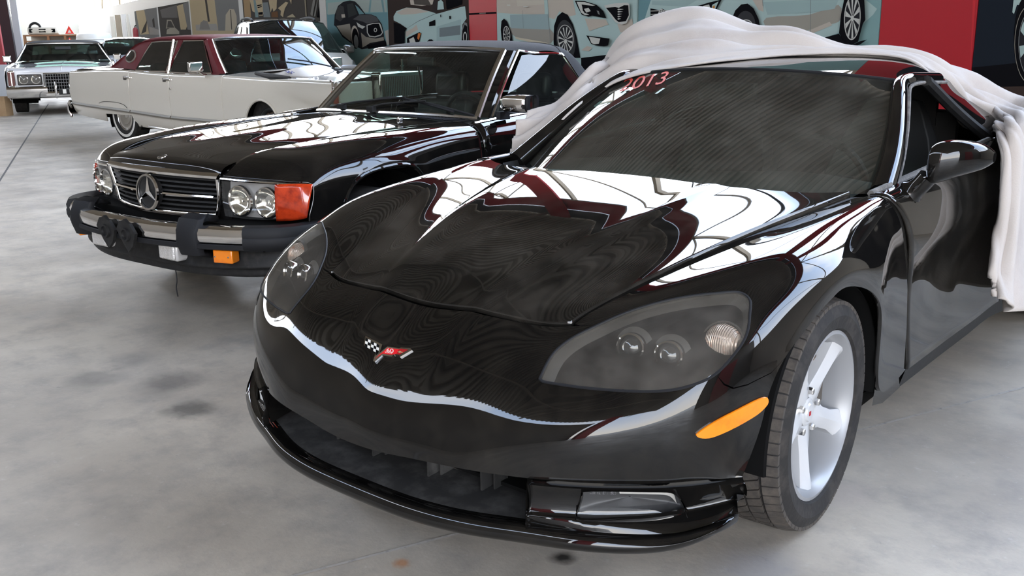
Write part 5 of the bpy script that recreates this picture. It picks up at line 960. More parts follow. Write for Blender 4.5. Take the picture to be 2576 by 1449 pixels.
# ================================================================ white convertible facing the camera at the far left
def build_convertible():
    R = tag(empty('convertible', 'c'), 'white convertible with black cloth top and quad headlights facing the camera, far left', 'car')
    ys = [0, .25, .9, 1.7, 2.6, 3.6, 4.8, 5.6]
    B = Surf([[(w*.90, y, zb+.0), (w*.95, y, zb+.02), (w*.985, y, zb-.03), (w*1.0, y, .62), (w*.99, y, .45), (w*.94, y, .28)] for y, zb, w in zip(ys, (.84, .87, .90, .92, .93, .93, .92, .86), (.985, 1, 1.01, 1.01, 1.01, 1.01, 1.0, .95))])
    fa = arch(.98, .34, .36)
    for s in (1, -1):
        uv = B.inv([(1, y, z) for y, z in [(.0, .285)]+[(y, .285) for y in (.3, .55)]+fa+[(y, .285) for y in (1.6, 2.4, 3.4, 4.6, 5.55)]], (1, 2)); v1 = len(ys)-1
        trim(B, 'side_panel', [np.array([tuple(q) for q in uv]+[(u, v1) for u in np.linspace(4.8, 0, 8)]+[(0, v) for v in np.linspace(v1-.3, .3, 16)]+[(u, 0) for u in np.linspace(0, 4.7, 8)])], M['white_paint'], R, .08, mirror=False if s > 0 else 'only')
        for y in (.98, 4.2): ground_wheel(R, (s*.82, y, .36), .36, .23, .20, s); 
        w = MB(); w.lathe([(.42, .94), (.43, .5), (.02, .5)], (0, .98, .34), (s, 0, 0), 24, ang=(-math.pi*.6, math.pi*.6), ref=(0, 0, 1)); w.build('wheel_well', M['void'], R)
        h = MB(); h.box((s*1.03, 1.65, 1.03), (.15, .06, .13)); o = h.build('door_mirror', M['chrome'], R, bev=.02); h = MB(); h.tube([(s*1.02, 1.65, .97), (s*1.0, 1.66, .91)], .012, 6); h.build('mirror_arm', M['chromer'], o)
        # lamps
        b = MB(); b.box((s*.56, .02, .665), (.42, .06, .20)); b.build('headlight_bezel', M['lampgrey'], R, bev=.02)
        for x in (.455, .665):
            L = MB(); L.lathe([(.085, .0), (.082, .014), (.074, .016), (.072, .006)], (s*x, -.012, .668), (0, -1, 0), 28); o = L.build('headlight', M['chrome'], R); L = MB(); L.lathe([(.072, .004), (.05, -.02), (.0, -.03)], (s*x, -.012, .668), (0, -1, 0), 28); L.build('reflector', M['reflector2'], o); L = MB(); L.lathe([(0, .016), (.04, .013), (.073, .004)], (s*x, -.012, .668), (0, -1, 0), 28); L.build('lamp_glass', M['ribglass'], o)
        b = MB(); b.box((s*.865, .0, .69), (.125, .08, .30)); b.build('lamp_bezel', M['chromer'], R, bev=.02)
        for dx in (-.032, .032): b = MB(); b.box((s*.865+dx, -.042, .685), (.046, .012, .25)); b.build('corner_lamp', M['smokered'], R)
        b = MB(); b.tube([(s*.90, -.02, .86), (s*.915, -.01, .83), (s*.93, .0, .56)], .02, 6); b.build('wing_edge', M['white_paint'], R)
    b = MB(); b.box((0, .06, .68), (1.86, .10, .34)); b.build('nose_panel', M['white_paint'], R, bev=.02)
    h_ = Surf([[(0,-.06,.80),(.30,-.04,.80),(.60,.0,.80),(.88,.02,.80)],[(0,-.02,.845),(.30,.0,.842),(.62,.04,.835),(.90,.06,.835)],[(0,.6,.91),(.32,.6,.90),(.64,.6,.885),(.91,.6,.885)],[(0,1.3,.95),(.34,1.32,.94),(.66,1.36,.915),(.92,1.4,.91)],[(0,1.75,.965),(.36,1.78,.955),(.68,1.84,.93),(.92,1.95,.925)]], sym=True); h_.rect('bonnet', M['white_paint'], R, nu=6, nv=8, flip=True)
    b = MB(); b.tube(h_.ev(np.zeros(14), np.linspace(.4, 3.9, 14))+np.array([0, 0, .0]), .008, 6); b.build('bonnet_crease', M['white_paint'], R)
    b = MB(); b.box((0, .0, .60), (.60, .06, .32)); b.build('grille_backing', M['void'], R)
    for i in range(14): b = MB(); b.box((-.286+i*.044, -.040, .60), (.007, .02, .32)); b.build('grille_bar', M['greybar'], R, smooth=False)
    for i in range(5): b = MB(); b.box((0, -.036, .48+i*.06), (.60, .016, .010)); b.build('grille_rail', M['greybar'], R, smooth=False)
    b = MB(); b.tube([(-.32, -.04, .44), (-.315, -.045, .77), (.315, -.045, .77), (.32, -.04, .44)], .014, 6); b.build('grille_frame', M['chrome'], R)
    for s in (1, -1):
        b = MB(); rows = [[(s*x, -.05-o+.10*max(0, x-.55)**1.4*2, z) for x in np.linspace(.27, .97, 12)] for o, z in ((.0, .545), (.06, .535), (.085, .50), (.085, .46), (.07, .40), (.03, .34), (-.05, .32))]; b.grid(rows); b.build('bumper_blade', M['chrome'], R)
        b = MB(); b.tube([(s*.12, -.14, .62), (s*.125, -.165, .56), (s*.125, -.165, .40), (s*.125, -.12, .32)], [.016, .026, .026, .018], 10); b.build('bumper_guard', M['chrome'], R)
    b = MB(); rows = [[(x, -.05-o, z) for x in np.linspace(-.30, .30, 8)] for o, z in ((.0, .445), (.06, .44), (.08, .41), (.07, .36), (.02, .32))]; b.grid(rows); b.build('bumper_centre', M['chrome'], R)
    b = MB(); b.box((.02, -.15, .43), (.20, .012, .10)); b.build('number_plate', M['plas'], R); b = MB(); b.box((.02, -.158, .44), (.06, .006, .08)); b.build('plate_sticker', M['white'], R)
    gl = Surf([[(0,1.72,.965),(.40,1.78,.958),(.70,1.90,.945),(.92,2.02,.93)],[(0,2.05,1.17),(.35,2.08,1.165),(.60,2.16,1.155),(.79,2.24,1.14)],[(0,2.30,1.325),(.32,2.32,1.322),(.54,2.36,1.316),(.70,2.42,1.305)]], sym=True); gl.rect('windscreen', M['fglass'], R, nu=5, nv=6, flip=True)
    e = MB(); u = np.linspace(-3, 3, 25); v = np.linspace(0, 2, 10); e.tube(list(gl.ev(v*0-3, v))+list(gl.ev(u, u*0+2))[1:-1]+list(gl.ev(v*0+3, v[::-1])), .018, 6); e.build('windscreen_frame', M['chromer'], R)
    T = Surf([[(0,2.30,1.345),(.30,2.32,1.342),(.54,2.36,1.334),(.66,2.42,1.320),(.715,2.44,1.300)],[(0,2.7,1.385),(.30,2.7,1.382),(.56,2.7,1.368),(.69,2.7,1.34),(.74,2.7,1.31)],[(0,3.4,1.385),(.30,3.4,1.382),(.58,3.4,1.365),(.72,3.4,1.33),(.77,3.4,1.29)]], sym=True); T.rect('soft_top', M['softtop'], R, nu=5, nv=6, flip=True)
    back = [(0,3.45,1.38),(.30,3.45,1.378),(.58,3.45,1.36),(.72,3.45,1.32),(.78,3.45,1.26)]; low = [(0,4.1,.95),(.35,4.1,.95),(.62,4.1,.95),(.80,4.05,.95),(.90,3.95,.95)]
    Bk = Surf([back, [tuple((np.array(a)+np.array(c))/2) for a, c in zip(back, low)], low], sym=True)
    wl = np.array([(-2.3, .45), (-2.5, 1.35), (2.5, 1.35), (2.3, .45), (0, .40)]); trim(Bk, 'top_back', [np.array([(u, 0) for u in np.linspace(-4, 4, 20)]+[(4, 1), (4, 2)]+[(u, 2) for u in np.linspace(3.5, -4, 20)]+[(-4, 1)]), wl], M['softtop'], R, .08, rim=0); trim(Bk, 'rear_window', [wl], M['fglass'], R, .1, rim=0)
    for s in (1, -1): b = MB(); b.grid([[(s*.77, 3.0, 1.30), (s*.78, 3.45, 1.27), (s*.89, 3.95, .96)], [(s*.90, 3.0, .95), (s*.90, 3.45, .95), (s*.905, 3.95, .95)]]); b.build('top_quarter', M['softtop'], R)
    b = MB(); b.box((0, 2.12, 1.22), (.30, .03, .075)); b.build('rear_view_mirror', M['cabin'], R, bev=.01)
    d_ = MB(); d_.grid([[(x, y, .93-(y-4)*.02) for x in (-.92, 0, .92)] for y in (3.95, 4.6, 5.5)]); d_.add([(-.92, 5.5, .90), (.92, 5.5, .90), (.92, 5.58, .35), (-.92, 5.58, .35)], [(0, 1, 2, 3)]); d_.build('boot_lid', M['white_paint'], R)
    for s in (.42, -.42): b = MB(); b.box((s, 2.95, .72), (.6, .16, .46), rx=-.12); b.box((s, 2.6, .56), (.6, .55, .14)); b.build('seat', M['cabin'], R, bev=.04)
    b = MB(); b.box((0, 2.8, .32), (1.8, 4.6, .05)); b.box((0, 2.0, .88), (1.6, .25, .12)); b.box((0, .9, .6), (1.2, 1.3, .4)); b.build('underbody', M['void'], R)
# ================================================================ modern cars at the back
def build_modern(k, name, label, L, Wd, Ht, paint, hoodh, belt, ws0, ws1, rear1, rails=False, wheelR=.34, hoodm=None):
    """closed body: nose, bonnet, windscreen, roof, tail; half width Wd"""
    R = tag(empty(name, k), label, 'car'); P = M[paint]
    B = Surf([[(w*.93, y, b+.01), (w*.97, y, b-.01), (w*.995, y, b-.08), (w*1.0, y, .62), (w*.985, y, .45), (w*.95, y, .24)] for y, b, w in ((.05, hoodh*.80, Wd*.86), (.35, hoodh*.92, Wd*.95), (1.0, hoodh, Wd), (ws0, belt, Wd), (L*.55, belt+.02, Wd), (L*.8, belt+.05, Wd), (L-.05, belt, Wd*.93))])
    fy, ry = .85, L-.95
    for s in (1, -1):
        lo = [(.1, .26), (.3, .26)]+arch(fy, wheelR, wheelR+.05)+[(y, .26) for y in np.linspace(fy+.55, ry-.55, 5)]+arch(ry, wheelR, wheelR+.05)+[(L-.1, .27)]
        uv = B.inv([(1, y, z) for y, z in lo], (1, 2)); trim(B, 'side_panel', [np.array([tuple(q) for q in uv]+[(u, 6) for u in np.linspace(4.5, 0, 8)]+[(0, v) for v in np.linspace(5.7, .3, 16)]+[(u, 0) for u in np.linspace(0, 4.5, 8)])], P, R, .08, mirror=False if s > 0 else 'only')
        for y in (fy, ry): ground_wheel(R, (s*(Wd-.13), y, wheelR), wheelR, .22, .22, s, cap='spoke'); w = MB(); w.lathe([(wheelR+.06, Wd-.03), (wheelR+.07, Wd-.4), (.02, Wd-.4)], (0, y, wheelR), (s, 0, 0), 24, ang=(-math.pi*.6, math.pi*.6), ref=(0, 0, 1)); w.build('wheel_well', M['void'], R)
        b = MB(); b.box((s*(Wd+.10), ws0+.45, belt+.08), (.22, .10, .16)); b.build('door_mirror', P, R, bev=.045, seg=3)
        b = MB(); b.box((s*Wd*.68, .10, hoodh*.78), (Wd*.42, .22, .15), rz=s*.35); b.build('headlight', M['lampsilver'], R, bev=.04, seg=3)
    hb = Surf([[(0,.0,hoodh*.70),(Wd*.5,.03,hoodh*.70),(Wd*.82,.12,hoodh*.72)],[(0,.05,hoodh*.86),(Wd*.5,.08,hoodh*.85),(Wd*.86,.20,hoodh*.83)],[(0,.5,hoodh+.02),(Wd*.5,.52,hoodh+.01),(Wd*.90,.6,hoodh*.97)],[(0,ws0-.1,belt+.04),(Wd*.5,ws0-.05,belt+.03),(Wd*.94,ws0+.1,belt+.01)]], sym=True); hb.rect('bonnet', M[hoodm] if hoodm else P, R, nu=6, nv=8, flip=True)
    fb = Surf([[(0,-.0,hoodh*.72),(Wd*.5,.03,hoodh*.72),(Wd*.85,.15,hoodh*.74)],[(0,-.05,.48),(Wd*.5,-.02,.48),(Wd*.9,.16,.48)],[(0,.0,.24),(Wd*.5,.03,.24),(Wd*.88,.20,.25)]], sym=True); fb.rect('front_bumper', P, R, nu=5, nv=5)
    b = MB(); b.box((0, -.02, hoodh*.62), (Wd*.8, .05, .14)); b.build('grille', M['plas'], R, bev=.02)
    tw = Wd*.74; z0 = belt; r0 = Ht
    gl = Surf([[(0,ws0-.12,z0+.03),(Wd*.5,ws0-.06,z0+.025),(Wd*.88,ws0+.12,z0+.01)],[(0,(ws0+ws1)/2-.07,(z0+r0)/2+.03),(Wd*.45,(ws0+ws1)/2-.03,(z0+r0)/2+.025),(Wd*.81,(ws0+ws1)/2+.08,(z0+r0)/2)],[(0,ws1,r0-.04),(tw*.55,ws1+.02,r0-.05),(tw*.97,ws1+.10,r0-.09)]], sym=True); gl.rect('windscreen', M['fglass'], R, nu=5, nv=6, flip=True)
    rf = Surf([[(0,ws1,r0-.035),(tw*.6,ws1+.02,r0-.045),(tw,ws1+.10,r0-.085)],[(0,ws1+.5,r0),(tw*.6,ws1+.5,r0-.01),(tw*1.02,ws1+.5,r0-.055)],[(0,rear1-.4,r0-.02),(tw*.6,rear1-.4,r0-.03),(tw*1.01,rear1-.4,r0-.075)],[(0,rear1,r0-.08),(tw*.6,rear1,r0-.09),(tw*.96,rear1,r0-.13)]], sym=True); rf.rect('roof', P, R, nu=6, nv=7, flip=True)
    tg = Surf([[(0,rear1,r0-.08),(tw*.6,rear1,r0-.09),(tw*.96,rear1,r0-.13)],[(0,L-.12,belt+.05),(Wd*.55,L-.12,belt+.05),(Wd*.90,L-.2,belt+.04)],[(0,L,.75),(Wd*.55,L,.75),(Wd*.92,L-.06,.75)],[(0,L,.28),(Wd*.55,L,.28),(Wd*.92,L-.05,.28)]], sym=True); tg.rect('tailgate', P, R, v=(1, 3), nu=4, nv=5, flip=True); tg.rect('rear_window', M['fglass'], R, v=(0, 1), nu=4, nv=5, flip=True)
    sd = Surf([[(Wd*.89,ws0+.12,z0),(tw*.985,ws1+.11,r0-.09)],[(Wd*.92,(ws1+rear1)/2,z0+.02),(tw*1.02,(ws1+rear1)/2,r0-.06)],[(Wd*.90,L-.2,z0+.04),(tw*.965,rear1,r0-.13)]])
    wins = [[(.1, .16), (.12, .75), (.86, .75), (.86, .28)], [(.1, .80), (.86, .80), (.86, 1.28), (.1, 1.28)], [(.12, 1.36), (.86, 1.36), (.78, 1.72), (.25, 1.72)]]
    for s in (1, -1):
        mr = False if s > 0 else 'only'; trim(sd, 'side_frame', [np.array([(0, v) for v in np.linspace(0, 2, 14)]+[(1, v) for v in np.linspace(2, 0, 14)])]+[np.array(w) for w in wins], P, R, .06, mirror=mr, rim=.02)
        for w in wins: trim(sd, 'side_glass', [np.array(w)], M['fglass'], R, .1, mirror=mr, rim=0, off=-.012)
        if rails: b = MB(); b.tube(smooth_loop([(s*tw*.86, ws1+.40, r0-.03), (s*tw*.86, ws1+.65, r0+.012), (s*tw*.86, (ws1+rear1)/2, r0+.035), (s*tw*.86, rear1-.35, r0+.02), (s*tw*.85, rear1-.2, r0-.03)], 5, False), .022, 8); b.build('roof_rail', M['rubber'], R)
    b = MB(); b.box((0, L/2, .28), (Wd*1.7, L*.9, .06)); b.box((0, ws0+.3, belt-.12), (Wd*1.6, .5, .15)); b.box((0, 1.0, .55), (Wd*1.2, 1.2, .4))
    for y in (ws1+.7, ws1+1.6): b.box((0, y, belt), (Wd*1.4, .15, .5))
    b.build('cabin', M['cabin'], R)
    return R
M['cream_paint'] = mat('cream_white_paint', (.66, .615, .53), .10, coat=.9); M['white_paint'] = mat('cool_white_paint', (.66, .66, .67), .10, coat=.9); M['vinyl'] = mat('maroon_vinyl', (.115, .018, .022), .6, spec=.15, noise=(3, (.19, .045, .05), .5, .75), bump=(240, .2)); M['taupe'] = mat('taupe_strip', (.22, .20, .17), .45)
M['greybar'] = mat('grey_grille_bar', (.16, .16, .16), .4); M['greyplas'] = mat('grey_primer_plastic', (.25, .225, .20), .5); M['blueink'] = mat('blue_marker', (.06, .08, .30), .6); M['smokered'] = mat('smoked_red_lens', (.13, .045, .04), .35, spec=.2)
M['greygreen'] = mat('grey_green_paint', (.085, .088, .080), .14, coat=1.); M['sandpaint'] = mat('beige_bonnet_paint', (.36, .31, .24), .4, coat=.15); M['darkgrey'] = mat('dark_grey_paint', (.03, .03, .033), .12, coat=1.)
# ================================================================ pale cloth over the coupe's roof and flank
def build_cloth():
    R = None
    # stations along the cloth from its hanging left end, over the roof, down the right flank: rows of (pixel, y or x of the coupe's frame) front edge to far side
    def Y(px, py, y): return at('v', px, py, y=y)
    def X(px, py, x): return at('v', px, py, x=x)
    st = [
     [X(1284, 404, -.93), X(1287, 372, -.95), X(1293, 340, -.97), X(1306, 315, -1.0), X(1330, 292, -1.03), X(1345, 300, -1.12)],
     [X(1320, 400, -.86), X(1325, 360, -.90), X(1335, 330, -.93), X(1350, 300, -.96), X(1372, 282, -1.0), X(1390, 300, -1.12)],
     [X(1352, 374, -.78), X(1362, 340, -.84), X(1376, 310, -.90), X(1392, 288, -.94), X(1410, 270, -.98), X(1425, 290, -1.12)],
     [X(1398, 322, -.70), X(1408, 300, -.78), X(1422, 278, -.85), X(1434, 258, -.90), X(1448, 238, -.95), X(1462, 260, -1.10)],
     [X(1448, 274, -.645), X(1458, 255, -.72), X(1472, 230, -.80), X(1486, 208, -.86), X(1502, 178, -.90), X(1520, 210, -1.10)],
     [Y(1500, 236, 2.02), Y(1508, 215, 2.20), Y(1520, 188, 2.40), Y(1530, 165, 2.60), Y(1544, 145, 2.80), Y(1562, 180, 3.2)],
     [Y(1556, 206, 2.05), Y(1560, 185, 2.22), Y(1566, 150, 2.40), Y(1572, 118, 2.58), Y(1580, 93, 2.75), Y(1590, 120, 3.2)],
     [Y(1652, 180, 2.09), Y(1648, 160, 2.25), Y(1650, 128, 2.42), Y(1668, 85, 2.60), Y(1695, 43, 2.80), Y(1700, 75, 3.3)],
     [Y(1720, 168, 2.12), Y(1722, 150, 2.25), Y(1728, 120, 2.42), Y(1745, 70, 2.62), Y(1765, 32, 2.82), Y(1770, 70, 3.3)],
     [Y(1800, 157, 2.20), Y(1802, 140, 2.32), Y(1806, 116, 2.46), Y(1815, 76, 2.66), Y(1822, 45, 2.85), Y(1825, 80, 3.3)],
     [Y(1880, 150, 2.30), Y(1880, 137, 2.40), Y(1885, 120, 2.52), Y(1895, 90, 2.70), Y(1904, 75, 2.88), Y(1905, 100, 3.3)],
     [Y(1960, 143, 2.40), Y(1962, 130, 2.48), Y(1966, 112, 2.58), Y(1973, 92, 2.72), Y(1982, 77, 2.88), Y(1985, 105, 3.3)],
     [Y(2055, 138, 2.48), Y(2056, 131, 2.54), Y(2058, 122, 2.62), Y(2060, 112, 2.74), Y(2062, 105, 2.88), Y(2065, 122, 3.3)],
     [Y(2130, 136, 2.56), Y(2130, 135, 2.62), Y(2132, 133, 2.70), Y(2134, 131, 2.80), Y(2136, 129, 2.92), Y(2138, 140, 3.3)],
     [Y(2215, 140, 2.62), Y(2215, 139, 2.70), Y(2215, 137, 2.78), Y(2216, 135, 2.88), Y(2217, 133, 2.98), Y(2222, 150, 3.3)],
     [Y(2300, 160, 2.60), Y(2304, 158, 2.70), Y(2310, 156, 2.80), Y(2318, 154, 2.92), Y(2325, 152, 3.05), Y(2330, 170, 3.4)],
     [Y(2352, 205, 2.58), Y(2358, 198, 2.70), Y(2368, 190, 2.82), Y(2380, 184, 2.95), Y(2392, 180, 3.1), Y(2400, 200, 3.5)],
     [Y(2388, 258, 2.68), Y(2398, 245, 2.78), Y(2414, 228, 2.88), Y(2430, 216, 3.0), Y(2446, 208, 3.15), Y(2456, 230, 3.6)],
     [Y(2420, 318, 2.86), Y(2436, 290, 2.92), Y(2458, 262, 3.0), Y(2480, 244, 3.10), Y(2502, 236, 3.25), Y(2514, 262, 3.7)],
     [Y(2466, 330, 2.98), Y(2484, 310, 3.0), Y(2506, 286, 3.05), Y(2530, 268, 3.15), Y(2556, 258, 3.3), Y(2570, 285, 3.8)],
     [X(2512, 352, .90), X(2528, 340, .92), X(2550, 322, .94), X(2580, 306, .94), X(2615, 295, .92), X(2640, 320, .80)],
     [X(2524, 400, .945), X(2542, 392, .965), X(2568, 384, .98), X(2600, 378, .985), X(2650, 372, .98), X(2690, 372, .96)],
     [X(2520, 480, .955), X(2540, 476, .985), X(2566, 474, 1.0), X(2602, 470, 1.0), X(2655, 466, .99), X(2700, 462, .97)],
     [X(2508, 580, .965), X(2530, 580, 1.0), X(2560, 578, 1.02), X(2600, 575, 1.01), X(2655, 570, 1.0), X(2705, 562, .98)],
     [X(2492, 670, .985), X(2518, 690, 1.02), X(2552, 694, 1.04), X(2596, 684, 1.03), X(2650, 670, 1.0), X(2705, 655, .99)],
     [X(2500, 720, 1.0), X(2524, 762, 1.05), X(2560, 783, 1.07), X(2600, 765, 1.05), X(2655, 735, 1.02), X(2710, 720, 1.0)]]
    P = np.array(st); nst = len(P)
    S_ = Surf(P)
    nu, nv = 90, 230; a, b = np.meshgrid(np.linspace(0, 5, nu), np.linspace(0, nst-1, nv)); a, b = a.ravel(), b.ravel(); Q = S_.ev(a, b); Nn = S_.nrm(a, b); o_ = np.array([.6, -.6, .5]); Nn *= np.sign(Nn @ o_)[:, None]
    rs = np.random.RandomState(4)
    # long folds running with the cloth, deeper on the hanging ends
    w1 = np.sin(a*5.2+1.3*np.sin(b*.55)+.6*np.sin(b*1.3)); w2 = np.sin(a*9.5+2.2*np.sin(b*.4+1)+b*.35); w3 = np.sin(a*2.6-b*.5)
    edge = np.clip(a/.5, 0, 1)*np.clip((5.0-a)/.8, 0, 1)
    top = np.exp(-((b-9)/4.5)**2); amp = .020*(1-top)+.016*top
    d = edge*amp*(.9*np.abs(w1)**1.0*np.sign(w1)+.45*w2+.5*w3)
    Q = Q+Nn*d[:, None]
    # deep crease across the heap on the roof
    cr = np.exp(-((a-1.15-.25*np.sin(b*.5))/.16)**2)*np.clip((b-5)/2, 0, 1)*np.clip((15-b)/3, 0, 1); Q = Q-Nn*(.035*cr)[:, None]
    cr = np.exp(-((a-2.3-.10*(b-11))/.14)**2)*np.clip((b-9.5)/1, 0, 1)*np.clip((14-b)/1.5, 0, 1); Q = Q-Nn*(.03*cr)[:, None]
    F = [(i*nu+j, i*nu+j+1, (i+1)*nu+j+1, (i+1)*nu+j) for i in range(nv-1) for j in range(nu-1)]
    o = mk('car_cover', Q, F, M['cloth'], None); thick(o, .008, -1)
    tag(o, 'crumpled pale grey cloth car cover heaped over the roof of the nearest black coupe', 'car cover')
M['cloth'] = mat('pale_cover_cloth', (.48, .44, .41), .85, spec=.2, noise=(2.2, (.39, .34, .31), .52, .75), bump=(160, .15))
# ================================================================ printed boards along the rear wall
PM = {}
def pc(c, rough=.5):
    k = tuple(c)+(rough,)
    if k not in PM: PM[k] = mat('print_%d' % len(PM), tuple(q*.66 for q in c), rough, spec=.0)
    return PM[k]
class Board:
    """one printed board standing against the wall; its artwork is flat ink layers on the board's own plane"""
    def __init__(s, name, px0, px1, z1, bg, d=.05, ox=0., oy=0., sc=1., z0=.0):
        s.name = name; s.d = d; s.o = (ox, oy, sc); s.b = MB(); s.ms = []; s.n = 0
        s.x0 = at('w', px0[0], px0[1], y=-d)[0]; s.x1 = at('w', px1[0], px1[1], y=-d)[0]; x0, x1 = s.x0, s.x1
        s.b.box(((x0+x1)/2, -d/2, (z0+z1)/2), (x1-x0, d, z1-z0), s.mi(bg)); s.z0, s.z1 = z0, z1
    def mi(s, c):
        m = c if not isinstance(c, tuple) else pc(c)
        if m not in s.ms: s.ms.append(m)
        return s.ms.index(m)
    def raw(s, c, pts):
        s.n += 1; y = -s.d-.0012*s.n; P = [at('w', px, py, y=y) for px, py in pts]
        P = [np.array([min(max(p[0], s.x0), s.x1), p[1], max(p[2], s.z0+.01)]) for p in P]; s.b.add(P, [tuple(range(len(P)))], s.mi(c)); return s
    def p(s, c, pts, sm=0):
        q = [(s.o[0]+x/s.o[2], s.o[1]+y/s.o[2]) for x, y in pts]
        if sm: q = [tuple(v) for v in smooth_loop(q, sm)]
        return s.raw(c, q)
    def ell(s, c, cx, cy, rx, ry, n=28, tilt=0.):
        return s.p(c, [(cx+rx*math.cos(a)+tilt*math.sin(a)*ry, cy+ry*math.sin(a)) for a in np.linspace(0, 2*math.pi, n, endpoint=False)])
    def spokes(s, c, cx, cy, rx, ry, k, w=.13, tilt=0., r0=.15):
        s.n += 1; y = -s.d-.0012*s.n
        for i in range(k):
            th = 2*math.pi*i/k+.2; q = []
            for r, dt in ((r0, -w*1.2), (.97, -w), (.97, w), (r0, w*1.2)): q.append((cx+rx*r*math.cos(th+dt)+tilt*ry*r*math.sin(th+dt), cy+ry*r*math.sin(th+dt)))
            P = [at('w', s.o[0]+u/s.o[2], s.o[1]+v/s.o[2], y=y) for u, v in q]; P = [np.array([min(max(p[0], s.x0), s.x1), p[1], p[2]]) for p in P]; s.b.add(P, [(0, 1, 2, 3)], s.mi(c))
        return s
    def line(s, c, a, b_, w):
        a, b_ = np.array(a, float), np.array(b_, float); d = (b_-a)/np.linalg.norm(b_-a); n = np.array([-d[1], d[0]])*w/2; return s.p(c, [a-n, b_-n, b_+n, a+n])
    def done(s, label, cat='poster board', group=None):
        x, y, a = POSE['w']; o = s.b.build(s.name, s.ms, None, smooth=False); o.location = (x, y, 0); o.rotation_euler = (0, 0, a); tag(o, label, cat, group); return o
def build_boards():
    ZP = 3.2
    T1, T2, T3 = (.30, .46, .45), (.17, .31, .34), (.37, .50, .49); CRM, TAN, DK, BK = (.56, .50, .43), (.34, .31, .26), (.030, .030, .034), (.010, .010, .012); LT, GR, CH = (.46, .60, .58), (.22, .23, .23), (.62, .62, .58)
    # dark car on a teal sea
    A = Board('poster_board', (822, 40), (976, 40), ZP, T1, ox=800, oy=0, sc=5.367)
    A.p(T2, [(120, 190), (940, 165), (1000, 620), (140, 620)]).p((.40, .46, .43), [(130, 40), (500, 0), (900, 0), (930, 160), (600, 160), (130, 200)]).p((.20, .33, .35), [(850, 0), (880, 0), (900, 170), (880, 175)]).p((.22, .36, .38), [(700, 0), (722, 0), (705, 170), (680, 170)]).p((.44, .42, .38), [(900, 420), (960, 400), (995, 600), (930, 610)])
    A.p(DK, [(215, 340), (225, 200), (270, 80), (340, 25), (430, 5), (500, 20), (560, 80), (640, 190), (720, 195), (790, 225), (835, 290), (862, 330), (885, 440), (892, 520), (918, 570), (925, 620), (680, 650), (590, 665), (540, 640), (470, 600), (330, 500), (250, 370)])
    A.p(TAN, [(250, 350), (430, 320), (445, 420), (440, 560), (330, 470)]).p((.07, .07, .07), [(235, 250), (255, 120), (300, 70), (345, 90), (365, 230), (300, 290)]).p((.05, .055, .055), [(390, 60), (470, 42), (530, 190), (410, 240)]).p(T2, [(500, 65), (540, 95), (625, 188), (555, 195)])
    A.p((.10, .10, .105), [(470, 260), (560, 200), (720, 200), (800, 240), (820, 290), (660, 320), (600, 290)]).p(CH, [(655, 335), (740, 312), (830, 308), (850, 340), (878, 440), (850, 480), (770, 505), (690, 495), (660, 440)]).p(BK, [(668, 345), (745, 322), (822, 320), (865, 440), (840, 468), (765, 490), (700, 482), (672, 440)]).ell(CH, 775, 405, 22, 28).ell(BK, 775, 405, 13, 20)
    A.p(TAN, [(580, 440), (650, 500), (780, 520), (885, 500), (890, 545), (700, 580), (640, 620), (600, 640)]).ell(CRM, 498, 490, 52, 145, tilt=.06).ell(BK, 505, 520, 46, 140, tilt=.06).ell(GR, 515, 560, 30, 90, tilt=.06).p(CRM, [(315, 195), (360, 190), (368, 235), (320, 240)]).p(CH, [(520, 300), (580, 340), (640, 360), (600, 390), (540, 360)]).p(BK, [(660, 610), (900, 550), (925, 620), (680, 660)])
    A.done('poster of a dark car on a teal sea, behind the estate car')
    # pale off-roader on brown
    B = Board('poster_board', (976, 40), (1180, 40), ZP, (.055, .042, .038), ox=800, oy=0, sc=5.367)
    B.p(CRM, [(1240, 0), (1560, 0), (1545, 60), (1400, 80), (1250, 65)]).p((.10, .09, .08), [(1290, 0), (1490, 0), (1530, 75), (1440, 70), (1300, 60)]).p(LT, [(1020, 220), (1060, 150), (1190, 102), (1330, 110), (1530, 160), (1590, 180), (1510, 215), (1350, 285), (1200, 382), (1110, 320), (1022, 275)]).p(CRM, [(1060, 170), (1190, 105), (1330, 113), (1500, 158), (1300, 190), (1120, 200)])
    B.p(LT, [(1200, 384), (1350, 290), (1580, 190), (1640, 178), (1940, 92), (1985, 85), (2005, 250), (1950, 330), (1935, 560), (1590, 580), (1530, 530), (1470, 570), (1390, 580), (1170, 590), (1168, 430)]).p(CRM, [(1180, 430), (1280, 380), (1330, 330), (1350, 400), (1280, 440), (1190, 500)]).p(T3, [(1600, 360), (1930, 260), (1930, 540), (1600, 570)]).p((.20, .24, .25), [(1640, 380), (1920, 340), (1920, 470), (1640, 500)])
    B.p(BK, [(1725, 0), (1945, 0), (1942, 60), (1750, 130), (1735, 120)]).p((.05, .04, .04), [(1560, 0), (1620, 0), (1605, 180), (1540, 160)]).p(LT, [(1620, 20), (1660, -5), (1690, 30), (1700, 125), (1610, 132)]).p(BK, [(1500, 300), (1582, 266), (1582, 345), (1500, 356)]).p(BK, [(1200, 515), (1370, 432), (1395, 450), (1365, 575), (1200, 580)]).p((.62, .20, .06), [(1350, 450), (1388, 450), (1362, 540), (1340, 520)]).p(CH, [(1230, 530), (1290, 500), (1320, 575), (1240, 578)])
